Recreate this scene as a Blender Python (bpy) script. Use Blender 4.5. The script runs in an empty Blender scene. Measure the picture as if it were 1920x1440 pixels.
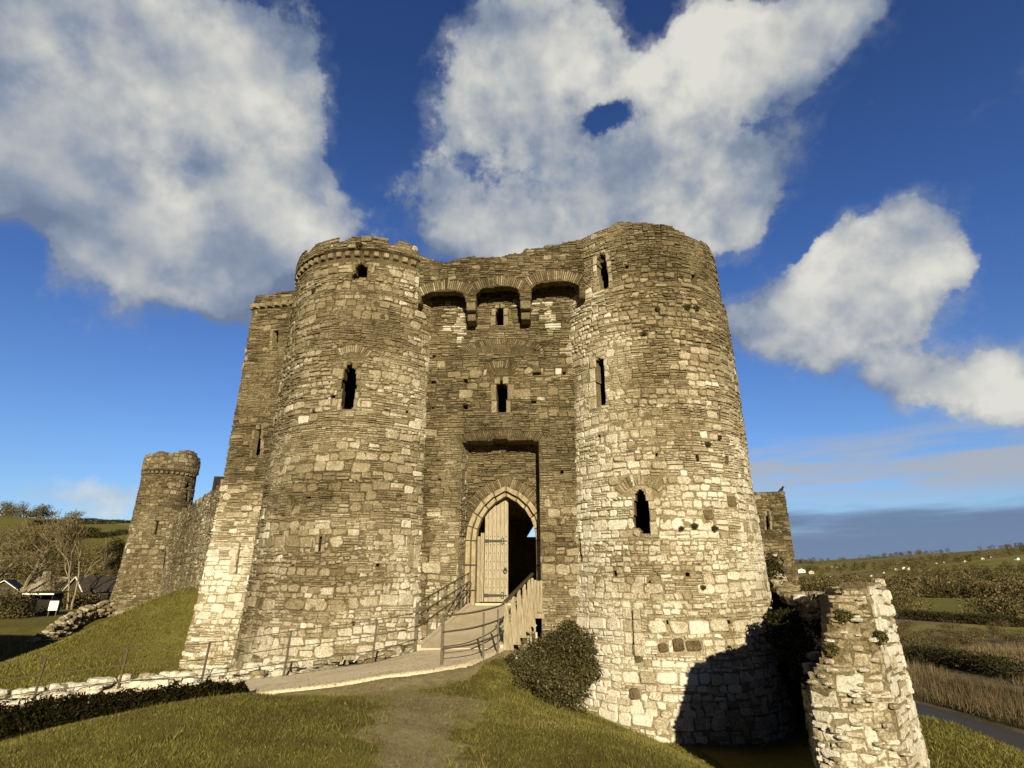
import bpy, math, random
import numpy as np
from mathutils import Vector

SC = bpy.context.scene
COL = SC.collection
R = math.radians

# ------------------------------------------------------------------ camera
F_PX, PITCH = 1030.0, R(19.3)
SP, CP = math.sin(PITCH), math.cos(PITCH)
cam = bpy.data.cameras.new('camera')
cam.sensor_width = 36.0
cam.lens = 36.0 * F_PX / 1920.0
cam.clip_start = 0.05
cam.clip_end = 20000
camo = bpy.data.objects.new('camera', cam)
COL.objects.link(camo)
camo.location = (0, 0, 0)
camo.rotation_euler = (R(90) + PITCH, 0, 0)
SC.camera = camo
SUN_AZ, SUN_EL = R(6.0), R(18.0)          # behind the viewer, a little to the right
SKY_STRENGTH, SUN_STRENGTH, EXPOSURE = 0.10, 5.0, 0.55
SC.view_settings.view_transform = 'Standard'
SC.view_settings.look = 'None'
SC.view_settings.gamma = 1.0
SC.view_settings.use_curve_mapping = False
SC.view_settings.exposure = EXPOSURE


def ray(px, py):
    cx = (px - 960.0) / F_PX
    cy = (720.0 - py) / F_PX
    return np.array((cx, CP - cy * SP, SP + cy * CP))


def at_y(px, py, y):
    d = ray(px, py)
    return d * (y / d[1])


def at_z(px, py, z):
    d = ray(px, py)
    return d * (z / d[2])


# ------------------------------------------------------------------ node helpers
class NT:
    def __init__(self, tree):
        self.t = tree
        tree.nodes.clear()

    def n(self, typ, **kw):
        nd = self.t.nodes.new(typ)
        for k, v in kw.items():
            setattr(nd, k, v)
        return nd

    def link(self, a, b):
        self.t.links.new(a, b)

    def put(self, sock, val):
        if isinstance(val, bpy.types.NodeSocket):
            self.link(val, sock)
        else:
            sock.default_value = val

    def math(self, op, a, b=None, c=None, clamp=False):
        nd = self.n('ShaderNodeMath', operation=op)
        nd.use_clamp = clamp
        self.put(nd.inputs[0], a)
        if b is not None:
            self.put(nd.inputs[1], b)
        if c is not None:
            self.put(nd.inputs[2], c)
        return nd.outputs[0]

    def vmath(self, op, a, b=None):
        nd = self.n('ShaderNodeVectorMath', operation=op)
        self.put(nd.inputs[0], a)
        if b is not None:
            self.put(nd.inputs[1], b)
        return nd.outputs['Value'] if op in ('DOT_PRODUCT', 'LENGTH') else nd.outputs[0]

    def noise(self, vec, scale, detail=4.0, rough=0.55, dist=0.0, color=False):
        nd = self.n('ShaderNodeTexNoise')
        if vec is not None:
            self.link(vec, nd.inputs['Vector'])
        nd.inputs['Scale'].default_value = scale
        nd.inputs['Detail'].default_value = detail
        nd.inputs['Roughness'].default_value = rough
        nd.inputs['Distortion'].default_value = dist
        return nd.outputs['Color'] if color else nd.outputs['Fac']

    def mix(self, fac, a, b, blend='MIX'):
        nd = self.n('ShaderNodeMix', data_type='RGBA', blend_type=blend)
        self.put(nd.inputs[0], fac)
        self.put(nd.inputs[6], a)
        self.put(nd.inputs[7], b)
        return nd.outputs[2]

    def ramp(self, fac, stops, interp='LINEAR'):
        nd = self.n('ShaderNodeValToRGB')
        nd.color_ramp.interpolation = interp
        el = nd.color_ramp.elements
        while len(el) < len(stops):
            el.new(0.5)
        for e, (p, c) in zip(el, stops):
            e.position = p
            e.color = (c[0], c[1], c[2], 1) if not isinstance(c, (int, float)) else (c, c, c, 1)
        self.put(nd.inputs[0], fac)
        return nd.outputs[0]

    def smooth(self, x, lo, hi, a=0.0, b=1.0):
        nd = self.n('ShaderNodeMapRange', interpolation_type='SMOOTHSTEP')
        self.put(nd.inputs[0], x)
        nd.inputs[1].default_value = lo
        nd.inputs[2].default_value = hi
        nd.inputs[3].default_value = a
        nd.inputs[4].default_value = b
        return nd.outputs[0]


# ------------------------------------------------------------------ sky with clouds
def dirae(px, py):
    d = ray(px, py)
    d = d / np.linalg.norm(d)
    return math.atan2(d[0], d[1]), math.asin(d[2])


def build_world():
    w = bpy.data.worlds.new('World')
    SC.world = w
    w.use_nodes = True
    g = NT(w.node_tree)
    out = g.n('ShaderNodeOutputWorld')
    bg = g.n('ShaderNodeBackground')
    bg.inputs['Strength'].default_value = SKY_STRENGTH
    sky = g.n('ShaderNodeTexSky', sky_type='NISHITA')
    sky.sun_disc = False
    sky.sun_elevation = SUN_EL
    sky.sun_rotation = R(180) - SUN_AZ
    sky.altitude = 0
    sky.air_density = 1.0
    sky.dust_density = 0.3
    sky.ozone_density = 3.0
    tc = g.n('ShaderNodeTexCoord')
    dirv = g.vmath('NORMALIZE', tc.outputs['Generated'])
    sep = g.n('ShaderNodeSeparateXYZ')
    g.link(dirv, sep.inputs[0])
    az = g.math('ARCTAN2', sep.outputs[0], sep.outputs[1])
    el = g.math('ARCSINE', sep.outputs[2])
    # the deep polarised blue of the photograph: Nishita graded towards a saturated blue
    grade = g.ramp(g.math('MULTIPLY', el, 1.0 / 1.1), [(0.0, (0.60, 0.68, 0.84)), (0.18, (0.55, 0.68, 0.92)),
                                                     (0.45, (0.40, 0.55, 0.88)), (0.75, (0.31, 0.43, 0.70)), (1.0, (0.26, 0.38, 0.64))])
    skyc = g.mix(1.0, sky.outputs[0], grade, 'MULTIPLY')
    # sky behind the viewer dimmed by hand so shadows get less fill
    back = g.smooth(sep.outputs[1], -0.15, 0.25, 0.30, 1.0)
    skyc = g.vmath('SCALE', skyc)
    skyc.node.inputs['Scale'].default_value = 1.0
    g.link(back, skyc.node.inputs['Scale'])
    # cloud coordinates, warped
    wn = g.noise(dirv, 2.6, 6, 0.6, color=True)
    wn2 = g.noise(dirv, 9.0, 5, 0.6, color=True)
    comb = g.n('ShaderNodeCombineXYZ')
    g.link(az, comb.inputs[0])
    g.link(el, comb.inputs[1])
    p = comb.outputs[0]
    p = g.vmath('ADD', p, g.vmath('MULTIPLY', g.vmath('SUBTRACT', wn, (0.5, 0.5, 0.5)), (0.13, 0.10, 0)))
    p = g.vmath('ADD', p, g.vmath('MULTIPLY', g.vmath('SUBTRACT', wn2, (0.5, 0.5, 0.5)), (0.09, 0.07, 0)))
    blobs = [  # centre px, radius px, strength
        (130, 120, 210, 170, 1.0), (330, 200, 230, 190, 1.0), (510, 260, 105, 180, 0.9), (170, 330, 190, 110, 1.0),
        (250, 430, 210, 100, 0.95), (440, 420, 190, 90, 1.0), (590, 400, 90, 60, 0.7), (330, 520, 180, 45, 0.6), (430, 580, 90, 35, 0.7),
        (40, 260, 120, 150, 0.9), (420, 60, 190, 90, 0.7), (60, 20, 120, 60, 0.5),
        (960, 120, 140, 160, 1.1), (1120, 230, 240, 190, 1.2), (1320, 150, 120, 120, 1.1), (1300, 340, 150, 110, 1.1),
        (890, 420, 80, 60, 0.9), (1000, 380, 150, 90, 1.1), (1420, 60, 180, 55, 0.9), (1385, 400, 50, 55, 0.75), (1180, 420, 190, 70, 1.0),
        (770, 345, 60, 45, 0.5), (1560, 40, 140, 70, 0.6),
        (1650, 455, 95, 68, 1.25), (1550, 545, 75, 52, 1.05), (1620, 560, 105, 68, 1.25), (1465, 605, 95, 62, 1.05), (1560, 480, 62, 48, .9), (1640, 620, 80, 45, .9), (1550, 635, 90, 48, 1.0), (1420, 650, 60, 50, .8),
        (1745, 490, 55, 55, 0.95), (1800, 510, 40, 22, .5), (1535, 692, 45, 22, 0.9), (1690, 708, 95, 30, 1.0), (1850, 730, 90, 42, 1.1), (1910, 770, 60, 30, .9), (1760, 735, 100, 26, 0.8),
        (180, 930, 120, 30, 0.55)]
    dens = None
    for (x, y, rx, ry, s) in blobs:
        a, e = dirae(x, y)
        a1, _ = dirae(x + rx, y)
        _, e1 = dirae(x, y - ry)
        ra, re = abs(a1 - a) * 1.12, abs(e1 - e) * 1.12
        q = g.vmath('MULTIPLY', g.vmath('SUBTRACT', p, (a, e, 0)), (1 / ra, 1 / re, 0))
        d2 = g.vmath('DOT_PRODUCT', q, q)
        v = g.math('MULTIPLY', g.math('EXPONENT', g.math('MULTIPLY', d2, -1.0)), s)
        dens = v if dens is None else g.math('ADD', dens, v)
    dens = g.math('MINIMUM', dens, 1.28)
    # blue gaps torn in the cloud
    for (x, y, rx, ry, s) in ((1140, 216, 66, 30, 1.0), (1060, 180, 26, 30, .5), (1480, 450, 45, 35, 1.0), (1215, 40, 55, 70, .95), (1400, 230, 60, 40, .5), (940, 330, 110, 40, .45), (30, 460, 50, 60, .8), (690, 150, 70, 170, 1.0)):
        a, e = dirae(x, y)
        a1, _ = dirae(x + rx, y)
        _, e1 = dirae(x, y - ry)
        q = g.vmath('MULTIPLY', g.vmath('SUBTRACT', p, (a, e, 0)), (1 / abs(a1 - a), 1 / abs(e1 - e), 0))
        dens = g.math('SUBTRACT', dens, g.math('MULTIPLY', g.math('EXPONENT', g.math('MULTIPLY', g.vmath('DOT_PRODUCT', q, q), -1.0)), s))
    fb = g.noise(dirv, 5.0, 9, 0.55)
    fb2 = g.noise(dirv, 16.0, 7, 0.6)
    d = g.math('ADD', dens, g.math('MULTIPLY', g.math('SUBTRACT', fb, 0.5), 1.95))
    d = g.math('ADD', d, g.math('MULTIPLY', g.math('SUBTRACT', fb2, 0.5), 0.95))
    mw = g.n('ShaderNodeMapping')
    mw.inputs['Scale'].default_value = (1.0, 1.0, 2.2)
    mw.inputs['Rotation'].default_value = (0, R(24), 0)
    g.link(dirv, mw.inputs[0])
    mpw = mw.outputs[0]
    fb3 = g.noise(dirv, 38.0, 5, 0.6)
    d = g.math('ADD', d, g.math('MULTIPLY', g.math('SUBTRACT', fb3, 0.5), 0.50))
    cover = g.math('MAXIMUM', g.smooth(d, 0.46, 0.82), g.math('MULTIPLY', g.math('MULTIPLY', g.smooth(d, 0.20, 0.62), g.smooth(g.noise(mpw, 5.0, 7, 0.62), 0.38, 0.66)), 0.62))
    # soft billows: thick parts white, thin parts and undersides grey-blue
    up = g.vmath('ADD', dirv, (0.016, 0.0, 0.045))
    low_ = g.noise(dirv, 3.4, 4, 0.5)
    relief = g.math('SUBTRACT', g.noise(dirv, 4.6, 5, 0.48), g.noise(up, 4.6, 5, 0.48))
    sh2 = g.math('ADD', g.math('MULTIPLY', g.math('SUBTRACT', low_, 0.5), 1.15), g.math('MULTIPLY', relief, 1.45))
    sh2 = g.math('ADD', sh2, g.math('MULTIPLY', g.math('SUBTRACT', fb2, 0.5), 0.22))
    sh2 = g.math('ADD', sh2, g.smooth(d, 0.40, 1.45, 0.28, 0.53))
    sh2 = g.math('ADD', sh2, g.smooth(el, 0.30, 0.05, 0.0, 0.34))
    right = g.smooth(az, -0.30, 0.10)
    sh2 = g.math('ADD', sh2, g.math('MULTIPLY', right, 0.09))
    ccol = g.ramp(sh2, [(0.22, (1.15, 1.50, 2.20)), (0.40, (1.9, 2.25, 2.85)), (0.56, (3.2, 3.35, 3.45)), (0.78, (5.2, 5.1, 4.6))])
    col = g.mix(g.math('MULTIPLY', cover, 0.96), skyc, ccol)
    # low stratus bank and streaks, mostly to the right, near the horizon
    mp = g.n('ShaderNodeMapping')
    mp.inputs['Scale'].default_value = (1.6, 1.6, 14.0)
    mp.inputs['Rotation'].default_value = (0, R(-3), 0)
    g.link(dirv, mp.inputs[0])
    st = g.noise(mp.outputs[0], 2.2, 6, 0.55)
    rr = g.smooth(az, 0.22, 0.44)
    e1 = dirae(1700, 1050)[1]
    e2 = dirae(1700, 985)[1]
    e3 = dirae(1700, 930)[1]
    bank = g.math('MULTIPLY', g.smooth(g.math('ADD', el, g.math('MULTIPLY', g.math('SUBTRACT', st, 0.5), 0.13)), e3 + 0.012, e2 - 0.004), rr)
    bank = g.math('MULTIPLY', bank, g.smooth(el, -0.05, -0.01))
    bcol = g.ramp(g.math('MULTIPLY', el, 4.0), [(0.0, (1.1, 1.55, 2.6)), (0.42, (1.0, 1.45, 2.4)), (0.62, (2.3, 2.7, 3.3)), (1.0, (3.6, 3.8, 4.0))])
    col = g.mix(g.math('MULTIPLY', bank, 0.95), col, bcol)
    ea, eb = dirae(1700, 930)[1], dirae(1700, 800)[1]
    streak = g.math('MULTIPLY', g.smooth(el, ea - 0.02, ea + 0.03), g.smooth(el, eb + 0.02, eb - 0.04))
    streak = g.math('MULTIPLY', g.math('MULTIPLY', streak, rr), g.smooth(st, 0.40, 0.62))
    col = g.mix(g.math('MULTIPLY', streak, 0.85), col, (2.9, 3.05, 3.3, 1))
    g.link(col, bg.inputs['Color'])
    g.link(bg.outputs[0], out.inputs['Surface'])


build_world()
sun = bpy.data.lights.new('sun', 'SUN')
sun.energy = SUN_STRENGTH
sun.angle = R(0.5)
sun.color = (1.0, 0.87, 0.62)
suno = bpy.data.objects.new('sun', sun)
COL.objects.link(suno)
sdir = Vector((math.sin(SUN_AZ) * math.cos(SUN_EL), -math.cos(SUN_AZ) * math.cos(SUN_EL), math.sin(SUN_EL)))
suno.rotation_euler = sdir.to_track_quat('Z', 'Y').to_euler()
suno.location = (20, -60, 40)


# ------------------------------------------------------------------ object helpers
def tag(o, label=None, cat=None, group=None, kind=None):
    for k, v in (('label', label), ('category', cat), ('group', group), ('kind', kind)):
        if v:
            o[k] = v
    return o


def empty(name, loc, label, cat, group=None, rz=0.0):
    o = bpy.data.objects.new(name, None)
    COL.objects.link(o)
    o.location = loc
    o.rotation_euler = (0, 0, rz)
    o.empty_display_size = 0.3
    return tag(o, label, cat, group)


def link_mesh(name, me, mats, parent=None):
    for m in (mats if isinstance(mats, (list, tuple)) else [mats]):
        me.materials.append(m)
    o = bpy.data.objects.new(name, me)
    COL.objects.link(o)
    if parent is not None:
        o.parent = parent
        top = parent
        off = Vector(parent.location)
        while top.parent is not None:
            top = top.parent
            off = off + Vector(top.location)
        o.location = -off          # geometry is written in world coordinates
    return o


class MB:
    """collects faces in world coordinates, with a tone and a material index per face"""

    def __init__(self):
        self.v, self.f, self.t, self.m = [], [], [], []

    def add(self, verts, faces, tone=0.5, mi=0):
        b = len(self.v)
        self.v.extend(verts)
        for f in faces:
            self.f.append([b + i for i in f])
        self.t.extend([tone] * len(faces))
        self.m.extend([mi] * len(faces))

    def box(self, c, s, rz=0.0, tone=0.5, mi=0, taper=0.0, bev=0.0):
        x, y, z = s[0] / 2, s[1] / 2, s[2] / 2
        ca, sa = math.cos(rz), math.sin(rz)
        pts = []
        for dz in (-z, z):
            k = 1 - taper if dz > 0 else 1
            for dx, dy in ((-x, -y), (x, -y), (x, y), (-x, y)):
                dx, dy = dx * k, dy * k
                pts.append((c[0] + dx * ca - dy * sa, c[1] + dx * sa + dy * ca, c[2] + dz))
        self.add(pts, [(3, 2, 1, 0), (4, 5, 6, 7), (0, 1, 5, 4), (1, 2, 6, 5), (2, 3, 7, 6), (3, 0, 4, 7)], tone, mi)

    def bar(self, a, b, w, h, tone=0.5, mi=0, up=(0, 0, 1)):
        a, b = Vector(a), Vector(b)
        d = (b - a).normalized()
        up = Vector(up)
        s = d.cross(up)
        if s.length < 1e-4:
            s = d.cross(Vector((1, 0, 0)))
        s.normalize()
        u = s.cross(d).normalized()
        pts = []
        for p in (a, b):
            for i, j in ((-1, -1), (1, -1), (1, 1), (-1, 1)):
                pts.append(tuple(p + s * (i * w / 2) + u * (j * h / 2)))
        self.add(pts, [(0, 1, 2, 3), (7, 6, 5, 4), (0, 4, 5, 1), (1, 5, 6, 2), (2, 6, 7, 3), (3, 7, 4, 0)], tone, mi)

    def tube(self, pts, rad, n=6, tone=0.5, mi=0, cap=True):
        pts = [Vector(p) for p in pts]
        rads = rad if isinstance(rad, (list, tuple)) else [rad] * len(pts)
        vs, fs = [], []
        s = None
        for i, p in enumerate(pts):
            d = (pts[min(i + 1, len(pts) - 1)] - pts[max(i - 1, 0)])
            if d.length < 1e-7:
                d = Vector((0, 0, 1))
            d.normalize()
            if s is None:
                s = d.cross(Vector((0, 0, 1)))
                if s.length < 1e-3:
                    s = d.cross(Vector((1, 0, 0)))
            s = (s - d * s.dot(d)).normalized()
            u = d.cross(s)
            for k in range(n):
                a = 2 * math.pi * k / n
                vs.append(tuple(p + (s * math.cos(a) + u * math.sin(a)) * rads[i]))
        for i in range(len(pts) - 1):
            for k in range(n):
                k2 = (k + 1) % n
                fs.append((i * n + k, i * n + k2, (i + 1) * n + k2, (i + 1) * n + k))
        if cap:
            fs.append(tuple(range(n - 1, -1, -1)))
            fs.append(tuple((len(pts) - 1) * n + k for k in range(n)))
        self.add(vs, fs, tone, mi)

    def build(self, name, mats, parent=None, smooth=False):
        me = bpy.data.meshes.new(name)
        me.from_pydata(self.v, [], self.f)
        at = me.attributes.new('tone', 'FLOAT', 'FACE')
        at.data.foreach_set('value', np.array(self.t, dtype=np.float32))
        me.polygons.foreach_set('material_index', np.array(self.m, dtype=np.int32))
        if smooth:
            me.polygons.foreach_set('use_smooth', np.ones(len(self.f), dtype=bool))
        me.update()
        return link_mesh(name, me, mats, parent)


def np_mesh(name, verts, faces, mats, parent=None, tone=None, smooth=False, vattr=None):
    """verts (N,3), faces (M,k) arrays"""
    me = bpy.data.meshes.new(name)
    verts = np.asarray(verts, dtype=np.float32)
    faces = np.asarray(faces, dtype=np.int32)
    m, k = faces.shape
    me.vertices.add(len(verts))
    me.vertices.foreach_set('co', verts.ravel())
    me.loops.add(m * k)
    me.loops.foreach_set('vertex_index', faces.ravel())
    me.polygons.add(m)
    me.polygons.foreach_set('loop_start', np.arange(0, m * k, k, dtype=np.int32))
    me.polygons.foreach_set('loop_total', np.full(m, k, dtype=np.int32))
    if smooth:
        me.polygons.foreach_set('use_smooth', np.ones(m, dtype=bool))
    me.update(calc_edges=True)
    if tone is not None:
        at = me.attributes.new('tone', 'FLOAT', 'FACE')
        at.data.foreach_set('value', np.asarray(tone, dtype=np.float32))
    for an, av in (vattr or {}).items():
        at = me.attributes.new(an, 'FLOAT', 'POINT')
        at.data.foreach_set('value', np.asarray(av, dtype=np.float32))
    me.validate()
    return link_mesh(name, me, mats, parent)


def copy_tree(o, loc, label=None, rz=None, scale=None):
    c = o.copy()
    COL.objects.link(c)
    c.location = loc
    if rz is not None:
        c.rotation_euler = (0, 0, rz)
    if scale is not None:
        c.scale = (scale, scale, scale) if isinstance(scale, (int, float)) else scale
    if label:
        c['label'] = label
    for ch in list(o.children):
        d = ch.copy()
        COL.objects.link(d)
        d.parent = c
        for gch in list(ch.children):
            e = gch.copy()
            COL.objects.link(e)
            e.parent = d
    return c


# smooth value noise in numpy (for layouts and terrain)
def vnoise(x, y, seed=0):
    x = np.asarray(x, dtype=np.float64)
    y = np.asarray(y, dtype=np.float64)
    xi, yi = np.floor(x), np.floor(y)
    fx, fy = x - xi, y - yi
    fx, fy = fx * fx * (3 - 2 * fx), fy * fy * (3 - 2 * fy)

    def h(a, b):
        s = np.sin(a * 127.1 + b * 311.7 + seed * 74.7) * 43758.5453
        return s - np.floor(s)
    return (h(xi, yi) * (1 - fx) + h(xi + 1, yi) * fx) * (1 - fy) + (h(xi, yi + 1) * (1 - fx) + h(xi + 1, yi + 1) * fx) * fy


def fbm(x, y, seed=0, o=4):
    t, a, s = 0.0, 0.5, 0.0
    for i in range(o):
        t = t + a * vnoise(x * 2 ** i, y * 2 ** i, seed + i)
        s += a
        a *= 0.5
    return t / s


def sstep(lo, hi, x):
    t = np.clip((np.asarray(x, dtype=np.float64) - lo) / (hi - lo), 0, 1)
    return t * t * (3 - 2 * t)


# ------------------------------------------------------------------ materials
def new_mat(name):
    m = bpy.data.materials.new(name)
    m.use_nodes = True
    g = NT(m.node_tree)
    out = g.n('ShaderNodeOutputMaterial')
    b = g.n('ShaderNodeBsdfPrincipled')
    b.inputs['Specular IOR Level'].default_value = 0.25
    g.link(b.outputs[0], out.inputs['Surface'])
    return m, g, b


def pos(g):
    return g.n('ShaderNodeNewGeometry').outputs['Position']


def attr(g, name):
    nd = g.n('ShaderNodeAttribute')
    nd.attribute_name = name
    return nd.outputs['Fac']


def bump(g, b, height, strength, dist):
    nd = g.n('ShaderNodeBump')
    nd.inputs['Strength'].default_value = strength
    nd.inputs['Distance'].default_value = dist
    g.put(nd.inputs['Height'], height)
    g.link(nd.outputs[0], b.inputs['Normal'])


STONE = [(0.0, (0.036, 0.027, 0.012)), (0.22, (0.094, 0.072, 0.036)), (0.45, (0.182, 0.146, 0.081)),
         (0.65, (0.285, 0.238, 0.147)), (0.80, (0.43, 0.385, 0.275)), (1.0, (0.66, 0.62, 0.52))]


def stone_material(name, lichen=0.5, moss=0.35, gain=1.0):
    m, g, b = new_mat(name)
    p = pos(g)
    t = attr(g, 'tone')
    n1 = g.noise(p, 2.6, 7, 0.68)
    n2 = g.noise(p, 19.0, 6, 0.78)
    # long damp streaks and broad patches of dirt
    mp = g.n('ShaderNodeMapping')
    mp.inputs['Scale'].default_value = (1.0, 1.0, 0.28)
    g.link(p, mp.inputs[0])
    n3 = g.noise(mp.outputs[0], 0.75, 5, 0.6)
    t2 = g.math('ADD', t, g.math('MULTIPLY', g.math('SUBTRACT', n1, 0.5), 0.55))
    t2 = g.math('ADD', t2, g.math('MULTIPLY', g.math('SUBTRACT', n3, 0.5), 0.45))
    t2 = g.math('ADD', t2, g.math('MULTIPLY', g.math('SUBTRACT', n2, 0.5), 1.45), clamp=True)
    c = g.ramp(t2, [(a, tuple(x * gain for x in cc)) for a, cc in STONE])
    pit = g.smooth(g.noise(p, 27.0, 5, 0.8), 0.43, 0.35)
    c = g.mix(g.math('MULTIPLY', pit, 0.85), c, (0.030, 0.023, 0.011, 1))
    # pale lichen flecks
    lv = g.noise(p, 11.0, 6, 0.75)
    lm = g.math('MULTIPLY', g.smooth(lv, 0.57, 0.68), lichen)
    c = g.mix(lm, c, (0.50, 0.455, 0.33, 1))
    # dark growth blotches
    mv = g.noise(p, 1.3, 7, 0.68)
    mm = g.math('MULTIPLY', g.smooth(mv, 0.55, 0.70), moss)
    c = g.mix(mm, c, (0.058, 0.047, 0.022, 1))
    g.link(c, b.inputs['Base Color'])
    b.inputs['Roughness'].default_value = 0.95
    b.inputs['Specular IOR Level'].default_value = 0.12
    h = g.math('ADD', g.math('MULTIPLY', g.noise(p, 8.0, 6, 0.7), 0.6), g.math('MULTIPLY', g.noise(p, 27.0, 5, 0.75), 0.4))
    bump(g, b, h, 1.0, 0.085)
    return m


def simple_mat(name, col, rough=0.8, nscale=6.0, namp=0.35, bumps=0.0, bscale=30.0, spec=0.2, metal=0.0, col2=None, stretch=None):
    m, g, b = new_mat(name)
    p = pos(g)
    q = p
    if stretch:
        mp = g.n('ShaderNodeMapping')
        mp.inputs['Scale'].default_value = stretch
        g.link(p, mp.inputs[0])
        q = mp.outputs[0]
    n = g.noise(q, nscale, 6, 0.65)
    lo = tuple(c * (1 - namp) for c in col)
    hi = tuple(min(1, c * (1 + namp)) for c in (col2 or col))
    c = g.ramp(n, [(0.3, lo), (0.7, hi)])
    g.link(c, b.inputs['Base Color'])
    b.inputs['Roughness'].default_value = rough
    b.inputs['Metallic'].default_value = metal
    b.inputs['Specular IOR Level'].default_value = spec
    if bumps:
        bump(g, b, g.noise(q, bscale, 5, 0.65), 0.8, bumps)
    return m


def leaf_material(name, stops, rough=0.6, spec=0.2, trans=0.0):
    m, g, b = new_mat(name)
    t = attr(g, 'tone')
    c = g.ramp(t, stops)
    g.link(c, b.inputs['Base Color'])
    b.inputs['Roughness'].default_value = rough
    b.inputs['Specular IOR Level'].default_value = spec
    return m


M_STONE = stone_material('castle_rubble_stone', 0.40, 0.42)
M_STONE_PALE = stone_material('limewashed_rubble_stone', 0.5, 0.22, 1.12)
M_STONE_DARK = stone_material('weathered_far_stone', 0.35, 0.35, 0.95)
M_DRESSED = simple_mat('dressed_sandstone', (0.31, 0.255, 0.155), 0.9, 5.0, 0.38, 0.02, 18.0)
M_DARKSTONE = simple_mat('unlit_interior_stone', (0.06, 0.05, 0.035), 0.95, 4.0, 0.3, 0.02, 8.0)  # coloured near black so spaces behind the openings look unlit
M_OAK = simple_mat('pale_oak_boards', (0.33, 0.285, 0.195), 0.75, 3.0, 0.42, 0.004, 40.0, stretch=(14, 14, 1.2))
M_OAKGREY = simple_mat('weathered_oak', (0.285, 0.24, 0.155), 0.8, 3.0, 0.45, 0.004, 40.0, stretch=(12, 12, 1.2))
M_IRON = simple_mat('black_iron', (0.03, 0.026, 0.02), 0.6, 20.0, 0.4, 0.002, 60.0, spec=0.4)
M_RAIL = simple_mat('painted_rail_steel', (0.075, 0.060, 0.032), 0.5, 15.0, 0.35, 0.0, spec=0.4)
def path_mat(name, lo, mid, hi):
    m, g, b = new_mat(name)
    p = pos(g)
    a = g.noise(p, 1.1, 6, 0.65)
    c2 = g.noise(p, 9.0, 6, 0.75)
    c3 = g.noise(p, 70.0, 3, 0.8)
    t = g.math('ADD', g.math('ADD', g.math('MULTIPLY', a, 0.45), g.math('MULTIPLY', c2, 0.25)), g.math('MULTIPLY', c3, 0.30))
    g.link(g.ramp(t, [(0.36, lo), (0.5, mid), (0.62, hi)]), b.inputs['Base Color'])
    b.inputs['Roughness'].default_value = 0.97
    b.inputs['Specular IOR Level'].default_value = 0.1
    bump(g, b, g.math('ADD', g.math('MULTIPLY', c3, .5), g.math('MULTIPLY', c2, .5)), 1.0, 0.02)
    return m


M_PATH = path_mat('compacted_gravel_path', (0.46, 0.375, 0.235), (0.70, 0.59, 0.395), (0.82, 0.71, 0.50))
M_RAMP = path_mat('gritted_deck', (0.36, 0.30, 0.19), (0.50, 0.425, 0.285), (0.60, 0.52, 0.37))
M_EDGE = simple_mat('pale_kerb', (0.52, 0.46, 0.33), 0.9, 6.0, 0.2, 0.005, 30.0)
M_WHITE = simple_mat('white_paint', (0.78, 0.74, 0.64), 0.6, 8.0, 0.08)
M_CREAM = simple_mat('pale_cream_walls', (0.46, 0.41, 0.31), 0.9, 0.2, 0.15)
M_ROOF = simple_mat('dark_slate_roof', (0.055, 0.045, 0.032), 0.8, 3.0, 0.4, 0.01, 12.0)
M_RENDER = simple_mat('cream_render', (0.33, 0.28, 0.19), 0.9, 2.0, 0.2)
M_BLACK = simple_mat('dark_timber', (0.02, 0.017, 0.012), 0.9, 6.0, 0.4)
M_BARK = simple_mat('pale_bark', (0.23, 0.19, 0.115), 0.95, 3.0, 0.4)
M_TWIG = simple_mat('brown_twigs', (0.14, 0.112, 0.056), 0.95, 3.0, 0.3)
M_BIRD = simple_mat('black_feathers', (0.012, 0.012, 0.014), 0.5, 20.0, 0.3)
M_HEDGE = leaf_material('dark_hedge_leaves', [(0, (0.008, 0.008, 0.003)), (0.7, (0.018, 0.016, 0.006)), (1, (0.034, 0.030, 0.011))], 0.95, 0.0)
M_BUSH = leaf_material('glossy_bush_leaves', [(0, (0.020, 0.018, 0.006)), (0.5, (0.066, 0.058, 0.020)), (1, (0.135, 0.112, 0.042))], 0.6, 0.2)
M_WEED = leaf_material('wall_weed_leaves', [(0, (0.035, 0.03, 0.010)), (1, (0.11, 0.095, 0.03))])
M_WOOD = leaf_material('winter_woodland', [(0, (0.034, 0.027, 0.011)), (0.5, (0.10, 0.082, 0.034)), (1, (0.19, 0.155, 0.072))], 0.9, 0.05)
M_EVERG = leaf_material('dark_evergreen', [(0, (0.012, 0.012, 0.005)), (1, (0.05, 0.045, 0.017))], 0.9, 0.05)
M_REED = leaf_material('dry_reeds', [(0, (0.05, 0.038, 0.018)), (0.5, (0.13, 0.10, 0.052)), (1, (0.235, 0.185, 0.10))], 0.9, 0.05)
M_BLADE = leaf_material('grass_blades', [(0, (0.062, 0.050, 0.014)), (0.4, (0.112, 0.102, 0.023)), (0.75, (0.166, 0.162, 0.032)), (1, (0.30, 0.235, 0.10))], 0.7, 0.15)
M_DRY = leaf_material('dry_litter', [(0, (0.09, 0.066, 0.03)), (0.5, (0.19, 0.145, 0.075)), (1, (0.30, 0.24, 0.14))], 0.9, 0.1)


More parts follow.
